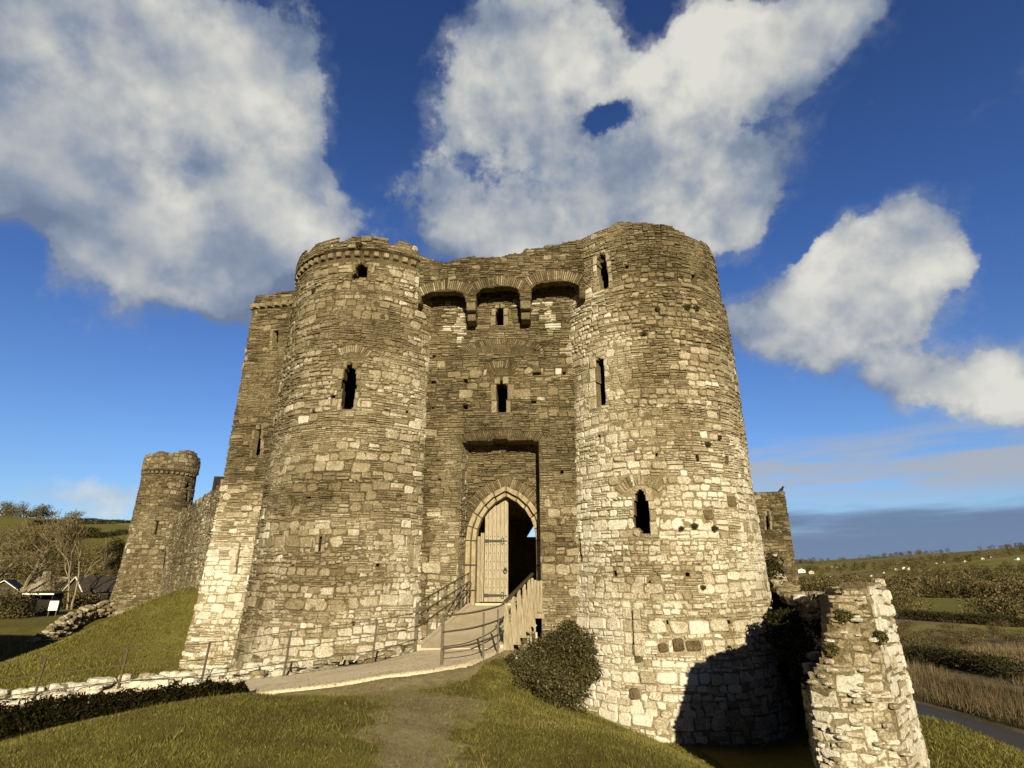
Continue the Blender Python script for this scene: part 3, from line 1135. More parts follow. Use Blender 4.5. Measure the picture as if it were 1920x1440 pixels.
def jambs(poly, w, rng, tone=0.72, left=True, right=True, h=(0.28, 0.5)):
    """dressed stones down both sides of an opening"""
    v0, v1 = min(q[1] for q in poly), max(q[1] for q in poly)
    out = []
    v = v0 - 0.05
    while v < v1:
        hh = min(rng.uniform(*h), v1 + 0.1 - v)
        s = span(poly, min(max(v + hh / 2, v0 + .02), v1 - .02))
        if s and hh > 0.08:
            if left:
                ww = w * rng.uniform(.75, 1.2)
                out.append((rect(s[0] - ww, s[0] - 0.004, v + .008, v + hh - .008), 0.045, tone + rng.gauss(0, .07)))
            if right:
                ww = w * rng.uniform(.75, 1.2)
                out.append((rect(s[1] + 0.004, s[1] + ww, v + .008, v + hh - .008), 0.045, tone + rng.gauss(0, .07)))
        v += hh
    return out


# ------------------------------------------------------------------ gatehouse
YAW = R(4.0)
UA = np.array((math.cos(YAW), -math.sin(YAW)))
VA = np.array((math.sin(YAW), math.cos(YAW)))
O2 = np.array((-0.4, 22.0))


def loc(u, v):
    q = O2 + UA * u + VA * v
    return (float(q[0]), float(q[1]))


def local_box(mb, u0, u1, v0, v1, z0, z1, tone=0.4, mi=0):
    c = loc((u0 + u1) / 2, (v0 + v1) / 2)
    mb.box((c[0], c[1], (z0 + z1) / 2), (u1 - u0, v1 - v0, z1 - z0), -YAW, tone, mi)


gate = empty('castle_gatehouse', (O2[0], O2[1], -0.92),
             'ruined rubble stone castle gatehouse with two great round towers and an arched gateway', 'castle')
ZB = -5.6


def build_right_tower():
    rng = random.Random(21)
    prof = [(-6, 4.52), (-4.6, 4.42), (-2.5, 4.24), (0, 4.12), (3, 4.06), (11.3, 4.01), (11.45, 3.88), (15.5, 3.74)]
    S = Cyl((6.0, 23.95), 4.10, prof)
    rim = [S.uv(x, y) for x, y in ((1094, 447), (1110, 440), (1140, 428), (1163, 414), (1178, 419), (1200, 418), (1230, 422), (1252, 426), (1285, 438), (1300, 449), (1318, 455), (1330, 466))]
    ru, rv = [q[0] for q in rim], [q[1] for q in rim]
    vt = lambda u: np.interp(u, ru, rv)
    A = px_poly(S, [(1126, 541), (1124, 528), (1118, 508), (1119, 488), (1125, 476), (1135, 478), (1138, 500), (1142, 530), (1140, 541)])
    B = px_poly(S, [(1119, 765), (1117, 730), (1116, 702), (1117, 676), (1124, 670), (1131, 674), (1134, 705), (1135, 758)])
    Cw = px_poly(S, [(1203, 1001), (1199, 990), (1189, 990), (1188, 950), (1192, 926), (1198, 917), (1207, 921), (1215, 940), (1218, 970), (1219, 1002)])
    D = px_poly(S, [(1186, 1228), (1183, 1145), (1186, 1145), (1190, 1228)])
    E = px_poly(S, [(1087, 1052), (1084, 1010), (1088, 1010), (1092, 1052)])
    G = px_poly(S, [(1348, 790), (1346, 757), (1349, 757), (1351, 790)])
    holes = [px_poly(S, [(x, y + h), (x, y), (x + w, y), (x + w, y + h)]) for x, y, w, h in
             ((1150, 1070, 6, 12), (1284, 1072, 8, 10), (1248, 1162, 6, 9), (1228, 849, 6, 8), (1304, 854, 7, 11), (1359, 856, 7, 14), (1364, 1164, 8, 7),
              (1172, 497, 7, 7), (1120, 815, 5, 6), (1215, 1090, 6, 5), (1296, 515, 9, 16))]
    ex = jambs(A, .20, rng, .62, True, True) + jambs(B, .34, rng, .80, True, False, (.5, .9)) + jambs(Cw, .22, rng, .78, False, True) + jambs(D, .30, rng, .80)
    blocks = [grow(A, .20, .05), [(q[0] - (.34 if q[0] < (B[0][0] + B[-1][0]) / 2 else 0), q[1]) for q in B], grow(D, .28, .02)]
    blocks.append([(q[0] + (.2 if q[0] > Cw[0][0] else 0), q[1]) for q in Cw])
    for P_, w in ((Cw, .42),):
        cu = sum(q[0] for q in P_) / len(P_)
        vtp = max(q[1] for q in P_)
        ex += voussoirs(cu, vtp - .75, .88, 1.26, -.85, .85, 15, rng, .55 if P_ is Cw else .38)
        blocks.append(vous_block(cu, vtp - .75, .84, 1.26, -.88, .88))

    for (x0, x1, y0, y1, t_) in ((1234, 1253, 1205, 1224, .22), (1262, 1282, 1196, 1222, .12), (1286, 1314, 1200, 1222, .20), (1190, 1205, 1225, 1243, .25), (1180, 1200, 1290, 1312, .28), (1320, 1336, 955, 975, .25), (1365, 1378, 930, 950, .26)):
        a_, b_ = S.uv(x0, y1), S.uv(x1, y0)
        c_ = .07
        pl = [(a_[0] + c_, a_[1]), (b_[0] - c_, a_[1] + .02), (b_[0], a_[1] + c_), (b_[0] - .02, b_[1] - c_), (b_[0] - c_, b_[1]), (a_[0] + c_, b_[1] - .02), (a_[0], b_[1] - c_), (a_[0] + .02, a_[1] + c_)]
        ex.append((pl, .05, t_))
        blocks.append(rect(a_[0], b_[0], a_[1], b_[1]))

    def tf(u, v):
        t = 0.60 + 0.22 * float(sstep(9.5, 1.0, v)) + 0.06 * float(sstep(1.0, -3.0, u))
        t -= 0.16 * float(sstep(10.2, 12.2, v))
        t += (float(fbm(u * .35, v * .35, 31)) - .5) * .5
        if v < -3.2:
            t -= .06
        return t

    def sf(u, v):
        s = 0.10 + 0.75 * float(sstep(11.2, 12.2, v))
        s += 0.75 * float(sstep(.52, .66, float(fbm(u * .22, v * .5, 77))))
        if 6.6 < v < 8.6 and -2.5 < u < 0.3:
            s = max(s, .85)
        return s
    return wall('round_tower', S, -6.6, 8.6, ZB, vt, M_STONE_PALE, gate, 5, [A, B, Cw, D, E, G] + holes, blocks, ex, tone_fn=tf, slate_fn=sf,
                thick=0.42, proud=(.025, .085), cell=.065), S


def build_left_tower():
    rng = random.Random(22)
    prof = [(-6, 4.30), (-3.6, 4.20), (-1.5, 4.02), (1, 3.94), (13.0, 3.84), (13.02, 3.80), (13.43, 3.82), (13.46, 3.96), (15.5, 3.94)]
    S = Cyl((-6.7, 24.6), 4.0, prof)
    rim = [S.uv(x, y) for x, y in ((556, 498), (562, 482), (578, 474), (590, 463), (620, 455), (660, 449), (712, 446), (722, 457), (736, 462), (748, 453), (758, 452), (770, 460), (777, 462), (784, 476))]
    ru, rv = [q[0] for q in rim], [q[1] for q in rim]
    vt = lambda u: np.interp(u, ru, rv)
    A = px_poly(S, [(662, 525), (660, 515), (667, 512), (667, 502), (674, 497), (677, 490), (683, 497), (690, 503), (689, 520), (675, 520)])
    B = px_poly(S, [(640, 767), (641, 720), (645, 698), (651, 684), (658, 681), (664, 688), (668, 700), (669, 724), (664, 750), (662, 764), (655, 768)])
    Cs = px_poly(S, [(597, 1033), (600, 1005), (605, 1005), (601, 1033)])
    D = px_poly(S, [(773, 1064), (774, 1017), (776, 1017), (775, 1064)])
    holes = [px_poly(S, [(x, y + h), (x, y), (x + w, y), (x + w, y + h)]) for x, y, w, h in
             ((660, 1165, 5, 8), (700, 1130, 7, 5), (545, 1058, 6, 5), (705, 1057, 8, 7), (575, 930, 8, 6), (620, 742, 9, 6), (585, 770, 6, 6), (760, 770, 6, 5))]
    ex = jambs(B, .18, rng, .44) + jambs(A, .15, rng, .42) + jambs(Cs, .14, rng, .6) + jambs(D, .24, rng, .62, h=(.7, 1.2))
    blocks = [grow(B, .17, .03), grow(A, .14, .03), grow(Cs, .13, .02), grow(D, .24, .03)]
    cu = sum(q[0] for q in B) / len(B)
    vtp = max(q[1] for q in B)
    ex += voussoirs(cu, vtp - .55, 1.02, 1.34, -.6, .6, 15, rng, .50)
    blocks.append(vous_block(cu, vtp - .55, .98, 1.34, -.63, .63))
    # corbel table under the parapet
    u = -6.2
    while u < 4.6:
        ex.append((rect(u, u + .26, 13.16, 13.42), .13, .50 + rng.gauss(0, .1)))
        u += .43
    blocks.append(rect(-9, 9, 13.08, 13.46))

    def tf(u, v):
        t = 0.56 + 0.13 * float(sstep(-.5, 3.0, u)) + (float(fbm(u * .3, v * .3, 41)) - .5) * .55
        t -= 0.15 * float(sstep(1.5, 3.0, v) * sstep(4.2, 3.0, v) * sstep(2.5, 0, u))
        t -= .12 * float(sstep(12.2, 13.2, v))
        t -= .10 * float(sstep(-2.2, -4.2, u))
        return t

    def sf(u, v):
        s = 0.14 + .6 * float(sstep(12.6, 13.3, v)) + .8 * float(sstep(.53, .66, float(fbm(u * .2, v * .55, 78))))
        return s
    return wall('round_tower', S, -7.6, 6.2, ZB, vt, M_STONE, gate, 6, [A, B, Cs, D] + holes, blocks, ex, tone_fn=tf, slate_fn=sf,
                thick=0.42, proud=(.025, .08), cell=.065), S


RT, S_RT = build_right_tower()
LT, S_LT = build_left_tower()
RT['label'] = 'taller pale round tower with ragged top'
LT['label'] = 'brownish round tower with corbelled parapet'

# the wall between the towers
S_GW = Poly([loc(-4.2, 0), loc(4.2, 0)])
S_PW = Poly([loc(-4.2, -0.90), loc(4.2, -0.90)])
S_RW = Poly([loc(-2.4, 0.95), loc(2.4, 0.95)])
REC_L, REC_TOP = S_GW.uv(866, 833)
REC_R, REC_TOP2 = S_GW.uv(1010, 819)
ARCH_BOT = S_PW.uv(880, 575)[1]


def build_gate_wall():
    rng = random.Random(23)
    zr = (REC_TOP + REC_TOP2) / 2
    rec = [(REC_L, -7), (REC_R, -7), (REC_R, zr - .10), (REC_R - .3, zr), ((REC_L + REC_R) / 2, zr + .06), (REC_L + .3, zr), (REC_L, zr - .10)]
    W1 = px_poly(S_GW, [(930, 609), (929, 590), (931, 580), (937, 574), (943, 579), (945, 590), (944, 609)])
    W2 = px_poly(S_GW, [(932, 773), (931, 740), (931, 722), (936, 717), (940, 711), (945, 717), (952, 722), (951, 745), (948, 773)])
    holes = [px_poly(S_GW, [(x, y + h), (x, y), (x + w, y), (x + w, y + h)]) for x, y, w, h in
             ((808, 714, 8, 6), (870, 711, 7, 6), (1001, 651, 9, 7), (1000, 697, 13, 6), (867, 760, 10, 7), (996, 750, 9, 7), (808, 763, 8, 5), (1054, 696, 8, 6), (1050, 883, 6, 6), (822, 896, 5, 6), (812, 665, 6, 5))]
    ex = jambs(W1, .20, rng, .58) + jambs(W2, .24, rng, .58, h=(.4, .8))
    blocks = [grow(W1, .2, .03), grow(W2, .23, .04)]
    # relieving arches of thin slates
    for (px, py, r0, r1, a, n, t) in ((938, 646, 2.6, 3.05, .66, 46, .36), (938, 690, .95, 1.3, .6, 15, .26), (938, 818, 3.9, 4.32, .46, 48, .32)):
        u, v = S_GW.uv(px, py)
        sq = .62 if r0 > 2 else 1.0
        cv = v - r0 * sq
        ex += voussoirs(u, cv, r0, r1, -a, a, n, rng, t, sq)
        blocks.append(vous_block(u, cv, r0, r1, -a, a, sq))

    ST = []
    for (x, y0, y1, w) in ((865, 575, 655, .16), (838, 565, 625, .10), (1031, 570, 628, .20), (1022, 560, 600, .12), (1040, 600, 632, .16), (1068, 630, 680, .18), (1048, 695, 715, .14), (966, 562, 575, .14), (850, 560, 590, .10), (1000, 565, 590, .12)):
        ua, va = S_GW.uv(x, y0)
        ub, vb = S_GW.uv(x, y1)
        ST.append(((ua + ub) / 2, w, vb, va))

    def tf(u, v):
        t = .43 + (float(fbm(u * .5, v * .4, 51)) - .5) * .5
        for (uc, w, a_, b_) in ST:
            if abs(u - uc + (float(vnoise(v * 2, uc)) - .5) * .1) < w * .7 and a_ < v < b_:
                t += .42
        c = u - 4.2
        if v < 1.5 and c > 1:
            t += .26 * float(sstep(1.5, -.5, v))
        if v < 4 and -2.8 < c < -1.4:
            t += .34 * float(sstep(4, 1.0, v))
        if 9 < v < 12:
            t += .02
        return t
    return wall('gate_wall', S_GW, .7, 7.8, ZB, 12.6, M_STONE, gate, 7, [rec, W1, W2] + holes, blocks, ex, tone_fn=tf,
                slate_fn=lambda u, v: .72 + .3 * float(sstep(1, 3, v)) - .45 * float(sstep(.50, .62, float(fbm(u * .5, v * .5, 59)))), cell=.07, thick=.98,
                proud=(.02, .07), back_tone=.42, splay=lambda U: .04 * ((U < (REC_L + REC_R) / 2 - .8) & (U > REC_L - .2)))


build_gate_wall()


def arch_poly(S, pts):
    return px_poly(S, pts)


def build_parapet():
    rng = random.Random(24)
    top = [S_PW.uv(x, y) for x, y in ((770, 487), (800, 486), (818, 488), (832, 491), (870, 484), (890, 481), (893, 486), (930, 483), (958, 478), (980, 473), (984, 468), (1005, 467), (1022, 464), (1026, 459), (1050, 458), (1062, 452), (1075, 453), (1082, 448), (1098, 447))]
    ru, rv = [q[0] for q in top], [q[1] for q in top]
    vt = lambda u: np.interp(u, ru, rv)
    arches = []
    for pts in ([(789, 640), (789, 556), (800, 549), (820, 546), (850, 545), (866, 549), (872, 558), (872, 640)],
                [(893, 640), (893, 551), (902, 541), (930, 538), (955, 537), (970, 541), (974, 551), (974, 640)],
                [(996, 640), (996, 541), (1008, 532), (1035, 528), (1065, 526), (1080, 530), (1086, 538), (1086, 640)]):
        arches.append(px_poly(S_PW, pts))
    # keep only what stands above the arches' springing: the piers between them end in corbels
    low = S_PW.uv(880, 566)[1]
    cutp = rect(-1, 10, -20, low)
    ex, blocks = [], []
    for ar in arches:
        cu = (ar[0][0] + ar[-1][0]) / 2
        vtp = max(q[1] for q in ar)
        ex += voussoirs(cu, vtp - 2.02, 2.06, 2.55, -.52, .52, 26, rng, .36, 1.0)
        blocks.append(vous_block(cu, vtp - 2.02, 2.02, 2.55, -.54, .54))

    def tf(u, v):
        return .41 + (float(fbm(u * .5, v * .4, 61)) - .5) * .45
    wall('machicolated_parapet', S_PW, .55, 7.8, low - .3, vt, M_STONE, gate, 8, arches + [cutp], blocks, ex, tone_fn=tf, slate=.85, cell=.05, thick=.42, proud=(.02, .06), back_tone=.28)
    # stepped corbels
    for (x0, x1, dz) in ((875, 891, 0), (976, 994, 0)):
        u0, z0 = S_PW.uv(x0, 566)
        u1, _ = S_PW.uv(x1, 566)
        zt = low + .03
        mb = MB()
        uc0, uc1 = u0 - 4.2 - .02, u1 - 4.2 + .02
        local_box(mb, uc0, uc1, -.88, .02, zt - .42, zt, .42)
        local_box(mb, uc0 + .02, uc1 - .02, -.62, .02, zt - .80, zt - .43, .36)
        o = mb.build('corbel', M_STONE, gate)
        bv = o.modifiers.new('soft', 'BEVEL')
        bv.width = .06
        bv.segments = 3
        bv.limit_method = 'NONE'


build_parapet()

# the left reveal of the recess is faced with stones too
wall('recess_reveal', Poly([loc(REC_L - 4.2 + .0, .03), loc(REC_L - 4.2 + .13, .95)]), 0, .92, ZB, REC_TOP + .1, M_STONE, gate, 27, [], [], [], tone=.66, slate=.75, cell=.1, thick=.05, proud=(.02, .07), back_tone=.5)
# recess back wall with the pointed doorway
DOOR_L = S_RW.uv(893, 1020)[0]
DOOR_R = S_RW.uv(1004, 1020)[0]
DOOR_APEX = S_RW.uv(944, 931)[1]
DOOR_SPR = S_RW.uv(944, 1012)[1]
DOOR_C = (DOOR_L + DOOR_R) / 2
TH_Z = at_y(912, 1131, 22.9)[2]


def pointed(l, r, spr, apex, n=8, base=-6.0):
    """outline of a pointed arch opening"""
    c, hw, h = (l + r) / 2, (r - l) / 2, apex - spr
    # circle through (l,spr) with vertical-ish tangent and apex
    Rr = (hw * hw + h * h) / (2 * hw)
    left = []
    a_end = math.asin(min(1, h / Rr))
    for i in range(n + 1):
        a = a_end * i / n
        left.append((l + Rr - Rr * math.cos(a), spr + Rr * math.sin(a)))
    right = [(2 * c - x, y) for x, y in reversed(left[:-1])]
    return [(l, base)] + left + right + [(r, base)]


def build_recess():
    rng = random.Random(25)
    ap = pointed(DOOR_L - .02, DOOR_R + .02, DOOR_SPR, DOOR_APEX)
    ap2 = pointed(DOOR_L - .42, DOOR_R + .42, DOOR_SPR - .05, DOOR_APEX + .36)
    ex = []
    n = 40
    # slate relieving arch hugging the moulding
    outer = pointed(DOOR_L - .44, DOOR_R + .44, DOOR_SPR, DOOR_APEX + .40, 18)[1:-1]
    for i in range(len(outer) - 1):
        (x0, y0), (x1, y1) = outer[i], outer[i + 1]
        for k in range(2):
            a0, a1 = k / 2, (k + 1) / 2
            p0 = (x0 + (x1 - x0) * a0, y0 + (y1 - y0) * a0)
            p1 = (x0 + (x1 - x0) * (a1 - .06), y0 + (y1 - y0) * (a1 - .06))
            nx, ny = -(y1 - y0), (x1 - x0)
            l = math.hypot(nx, ny)
            nx, ny = nx / l, ny / l
            L_ = rng.uniform(.36, .48)
            ex.append(([p0, p1, (p1[0] + nx * L_, p1[1] + ny * L_), (p0[0] + nx * L_, p0[1] + ny * L_)], rng.uniform(.03, .06), .33 + rng.gauss(0, .1)))
    bl = pointed(DOOR_L - .86, DOOR_R + .86, DOOR_SPR, DOOR_APEX + .80)
    zt = REC_TOP + .9
    wall('entrance_recess', S_RW, .55, 4.35, ZB, zt, M_STONE, gate, 9, [ap2], [bl], ex, tone=.40, slate=.95, cell=.06, thick=.5, proud=(.03, .13), rough=.03, back_tone=.28, top_jit=.02)
    # moulded arch: three orders, each a ring of dressed stones stepping back
    for order, (g0, g1, v0, v1) in enumerate(((.22, .43, .80, 1.25), (.02, .21, .98, 1.5))):
        mb = MB()
        pi = pointed(DOOR_L - g0, DOOR_R + g0, DOOR_SPR - .03, DOOR_APEX + g0 * .95, 5, TH_Z - .5)
        po = pointed(DOOR_L - g1, DOOR_R + g1, DOOR_SPR - .03, DOOR_APEX + g1 * .95, 5, TH_Z - .5)
        # jamb stones: subdivide the straight parts
        def dens(p):
            q = []
            k = 3
            for i in range(k):
                q.append((p[0][0], p[0][1] + (p[1][1] - p[0][1]) * i / k))
            q += p[1:-1]
            for i in range(k):
                q.append((p[-1][0], p[-2][1] + (p[-1][1] - p[-2][1]) * (i + 1) / k))
            return q
        pi, po = dens(pi), dens(po)
        for i in range(len(pi) - 1):
            t = rng.random()
            gg = .012
            def lerp(a, b, k):
                return (a[0] + (b[0] - a[0]) * k, a[1] + (b[1] - a[1]) * k)
            q = [lerp(pi[i], pi[i + 1], gg), lerp(pi[i], pi[i + 1], 1 - gg), lerp(po[i], po[i + 1], 1 - gg), lerp(po[i], po[i + 1], gg)]
            dv = rng.uniform(-.02, .02)
            vs = []
            for dep, sc in ((v1, 1.0), (v0 + .07 + dv, 1.0), (v0 + dv, .80)):
                cx = sum(a[0] for a in q) / 4
                cz = sum(a[1] for a in q) / 4
                for a in q:
                    uu, zz = cx + (a[0] - cx) * sc, cz + (a[1] - cz) * (sc if sc == 1 else .94)
                    x, y = loc(uu - 2.4, dep)
                    vs.append((x, y, zz))
            fs = []
            for r_ in (0, 4):
                for k in range(4):
                    k2 = (k + 1) % 4
                    fs.append((r_ + k, r_ + k2, r_ + 4 + k2, r_ + 4 + k))
            fs.append((8, 9, 10, 11))
            mb.add(vs, fs, t)
        o = mb.build('arch_moulding', M_DRESSED, gate)


build_recess()


def build_core():
    mb = MB()
    # passage sides, vault, end wall with a far opening; upper floor; main block
    local_box(mb, -10.3, -1.75, 3.2, 15, ZB, 13.0)
    local_box(mb, 1.75, 10.3, 3.2, 15, ZB, 13.0)
    local_box(mb, -3.2, -1.75, 1.48, 3.2, ZB, 13.0)
    local_box(mb, 1.75, 3.2, 1.48, 3.2, ZB, 13.0)
    local_box(mb, -1.74, 1.74, 1.46, 14.9, 3.35, 4.0)
    local_box(mb, -1.74, 1.74, 3.3, 14.9, 4.0, 12.9)
    local_box(mb, -3.4, 3.4, -.5, 3.4, 12.82, 12.95)
    # end wall of the passage round a small high opening
    local_box(mb, -1.74, .30, 14, 14.8, ZB, 3.35)
    local_box(mb, 1.00, 1.74, 14, 14.8, ZB, 3.35)
    local_box(mb, .30, 1.00, 14, 14.8, ZB, 2.35)
    local_box(mb, .30, 1.00, 14, 14.8, 3.18, 3.35)
    # slope of the opening
    a, b = loc(.30, 14.0), loc(.30, 14.8)
    c, d = loc(.85, 14.0), loc(.85, 14.8)
    mb.add([(a[0], a[1], 2.35), (a[0], a[1], 3.2), (c[0], c[1], 3.2), (b[0], b[1], 2.35), (b[0], b[1], 3.2), (d[0], d[1], 3.2)],
           [(0, 1, 2), (3, 5, 4), (0, 2, 5, 3), (0, 3, 4, 1), (1, 4, 5, 2)], .3)
    mb.build('main_block', M_STONE_DARK, gate)
    fl = MB()
    local_box(fl, -1.74, 1.74, 1.2, 15, TH_Z - .5, TH_Z - .02)
    fl.build('passage_floor', M_PATH, gate)
    for S in (S_RT, S_LT):
        for z in (4.2, 9.2, 13.0):
            m2 = MB()
            k = 40
            r = 3.6
            vs = [(S.c[0] + r * math.sin(2 * math.pi * i / k), S.c[1] + r * math.cos(2 * math.pi * i / k), zz) for zz in (z, z + .25) for i in range(k)]
            m2.add(vs, [tuple(range(k)), tuple(range(2 * k - 1, k - 1, -1))] + [(i, (i + 1) % k, k + (i + 1) % k, k + i) for i in range(k)], .3)
            m2.build('tower_floor', M_DARKSTONE, gate)


build_core()


def build_flank():
    rng = random.Random(26)
    S = Poly([(-13.95, 27.9), (-13.75, 26.25), (-9.0, 25.4)], [(-8, .60), (-4, .48), (0, .18), (4, .03), (20, 0)])
    s1 = float(S.s[1])
    tl = S.uv(474, 556, 1)[1]
    tr = S.uv(552, 545, 1)[1]
    W1 = px_poly(S, [(510, 652), (513, 620), (523, 620), (522, 640), (518, 642), (516, 656)], 1)
    W2 = px_poly(S, [(474, 857), (476, 826), (482, 803), (491, 798), (490, 850), (482, 858)], 1)
    W3 = px_poly(S, [(447, 1076), (453, 1020), (457, 1020), (451, 1076)], 1)
    ex = jambs(W3, .30, rng, .75, True, False, (.8, 1.4)) + jambs(W2, .16, rng, .45, True, True) + jambs(W1, .14, rng, .5, True, False)
    blocks = [[(q[0] - (.28 if q[0] < W3[1][0] + .0 else 0), q[1]) for q in W3], grow(W2, .17, .03)]
    u = .1
    while u < 6:
        ex.append((rect(u, u + .26, tl - .78, tl - .50), .22, .48 + rng.gauss(0, .1)))
        u += .42
    blocks.append(rect(-1, 9, tl - .82, tl - .49))

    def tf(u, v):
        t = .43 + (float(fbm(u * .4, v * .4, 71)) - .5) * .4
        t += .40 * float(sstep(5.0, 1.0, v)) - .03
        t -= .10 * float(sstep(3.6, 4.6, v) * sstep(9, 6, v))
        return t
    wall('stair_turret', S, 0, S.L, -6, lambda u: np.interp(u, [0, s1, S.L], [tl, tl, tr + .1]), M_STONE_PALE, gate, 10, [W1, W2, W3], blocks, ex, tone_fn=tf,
         slate_fn=lambda u, v: .25 + .6 * float(sstep(3.0, 4.5, v)), thick=.22, cell=.07, proud=(.03, .09), back_tone=.38, top_jit=.05)
    mb = MB()
    mb.box((-10.98, 28.0, 3.7), (4.0, 3.2, 19.4), R(-10.1), .2)  # filler block, coloured dark so the turret slits read as shade
    mb.build('turret_dark_fill', M_DARKSTONE, gate)
    # flank wall running back beyond the taller tower
    S2 = Poly([(9.0, 27.6), (11.75, 27.9), (12.6, 36)])
    wall('flank_wall', S2, 0, S2.L, -6, lambda u: 11.5 + 0 * u, M_STONE_PALE, gate, 11, [], [], [], tone=.58, slate=.2, thick=.8, proud=(.03, .09), cell=.2)


build_flank()


def build_door():
    """the closed leaf: boards, straps, ring, studs"""
    z0 = TH_Z + .03
    vd = 1.40
    uL, uR = DOOR_L - 2.4 + .03, S_RW.uv(951, 1030)[0] - 2.4
    outline = pointed(DOOR_L + .03, DOOR_R - .03, DOOR_SPR, DOOR_APEX - .03, 24, z0)
    def top(u):
        best = DOOR_SPR
        for (x0, y0), (x1, y1) in zip(outline[1:], outline[2:]):
            if x0 <= u + 2.4 <= x1 and x1 > x0:
                best = y0 + (y1 - y0) * (u + 2.4 - x0) / (x1 - x0)
        return best
    root = MB()
    n = 6
    rng = random.Random(5)
    lo_u = uL + .26
    w = (uR - lo_u) / n
    for i in range(n):
        a, b = lo_u + i * w + .006, lo_u + (i + 1) * w - .006
        ta, tb = top(a), top(b)
        dv = rng.uniform(-.006, .006)
        vs = []
        for v in (vd + dv, vd + .07):
            for (uu, zz) in ((a, z0), (b, z0), (b, tb), (a, ta)):
                x, y = loc(uu, v)
                vs.append((x, y, zz))
        root.add(vs, [(0, 1, 2, 3), (7, 6, 5, 4), (0, 4, 5, 1), (1, 5, 6, 2), (2, 6, 7, 3), (3, 7, 4, 0)])
    # backing ledge board, so no gap shows through
    vs = []
    for v in (vd + .072, vd + .11):
        for (uu, zz) in ((lo_u, z0), (uR, z0), (uR, top(uR - .01) - .03), ((lo_u + uR) / 2, top((lo_u + uR) / 2) - .05), (lo_u, top(lo_u + .01) - .05)):
            x, y = loc(uu, v)
            vs.append((x, y, zz))
    root.add(vs, [(0, 1, 2, 3, 4), (9, 8, 7, 6, 5)] + [(i, (i + 1) % 5, 5 + (i + 1) % 5, 5 + i) for i in range(5)])
    for i in range(n):
        for k in range(8):
            u = lo_u + (i + .5) * w
            z = z0 + .2 + k * .33
            if z < top(u) - .08:
                c = loc(u, vd - .008)
                root.box((c[0], c[1], z), (.032, .03, .032), -YAW, mi=1)
    leaf = root.build('door_leaf', [M_OAK, M_IRON], gate)
    fr = MB()
    local_box(fr, uL - .02, uL + .10, vd - .14, vd + .05, z0 - .02, DOOR_SPR + .15)
    local_box(fr, uL + .105, uL + .245, vd - .06, vd + .06, z0, DOOR_SPR + .30)
    fr.build('door_post', M_OAKGREY, gate)
    for z in (S_RW.uv(920, 1013)[1], S_RW.uv(920, 1117)[1]):
        s = MB()
        x0, y0 = loc(lo_u + .02, vd - .03)
        x1, y1 = loc(uR - .16, vd - .03)
        for (ua, ub, h) in ((lo_u + .01, lo_u + .18, .13), (lo_u + .18, uR - .25, .085), (uR - .25, uR - .04, .035)):
            local_box(s, ua, ub, vd - .035, vd - .002, z - h / 2, z + h / 2)
        for sgn in (1, -1):
            c = loc(uR - .22, vd - .02)
            pts = [(c[0] + .05 * math.cos(a), c[1], z + sgn * (.07 + .05 * math.sin(a))) for a in np.linspace(-1.5, 3.4, 9)]
            s.tube(pts, .012, 5)
        s.build('hinge_strap', M_IRON, leaf)
    s = MB()
    c = loc(uR - .11, vd - .03)
    zc = S_RW.uv(945, 1068)[1]
    s.tube([(c[0] + .075 * math.cos(a), c[1] - .03, zc - .05 + .075 * math.sin(a)) for a in np.linspace(0, 2 * math.pi, 15)], .016, 6)
    s.box((c[0], c[1], zc + .02), (.10, .05, .13), -YAW)
    s.build('ring_handle', M_IRON, leaf)
    # the open leaf folded back into the passage
    ob = MB()
    a = loc(1.62, 1.55)
    ob.box((a[0] + .02, a[1] + .65, (z0 + DOOR_SPR) / 2), (.09, 1.25, DOOR_SPR - z0), -YAW - .03)
    ob.build('open_door_leaf', M_OAK, gate)


build_door()
# ------------------------------------------------------------------ path and ramp
def z_path(x, y):
    """height of the gravel path"""
    return float(np.interp(x, [-12, -10.4, -9, -7.2, -5.35, -3.4, -2.5, -0.2], [-2.74, -2.58, -2.46, -2.36, -2.2, -1.98, -1.85, -1.80]))





def build_path():
    n = 14
    v, f = [], []
    fine = np.linspace(0, len(PATH_FAR) - 1, 60)
    pf = np.stack([np.interp(fine, range(len(PATH_FAR)), [p[k] for p in PATH_FAR]) for k in (0, 1)], 1)
    pn = np.stack([np.interp(fine, range(len(PATH_NEAR)), [p[k] for p in PATH_NEAR]) for k in (0, 1)], 1)
    for k in (pf, pn):
        for _ in range(6):
            k[1:-1] = (k[:-2] + 2 * k[1:-1] + k[2:]) / 4
    for i in range(60):
        for j in range(n + 1):
            p = pf[i] + (pn[i] - pf[i]) * j / n
            edge = (vnoise(p[0] * 3, 0.3 * j, 4) - .5) * .10 if j in (0, n) else 0
            v.append((p[0], p[1] - edge, z_path(p[0], p[1]) + .012 * (vnoise(p[0] * 2, p[1] * 2, 2) - .5) - (.012 if j in (0, n) else 0)))
    for i in range(59):
        for j in range(n):
            a = i * (n + 1) + j
            f.append((a, a + 1, a + n + 2, a + n + 1))
    base = len(v)
    # skirts
    for i in range(60):
        for p in (pf[i], pn[i]):
            v.append((p[0], p[1], z_path(*p) - .9))
    for i in range(59):
        a = i * (n + 1)
        f.append((a, a + n + 1, base + 2 * (i + 1), base + 2 * i))
        a = i * (n + 1) + n
        f.append((a + n + 1, a, base + 2 * i + 1, base + 2 * (i + 1) + 1))
    o = np_mesh('path', np.array(v), np.array(f), M_PATH, smooth=True)
    o['kind'] = 'structure'


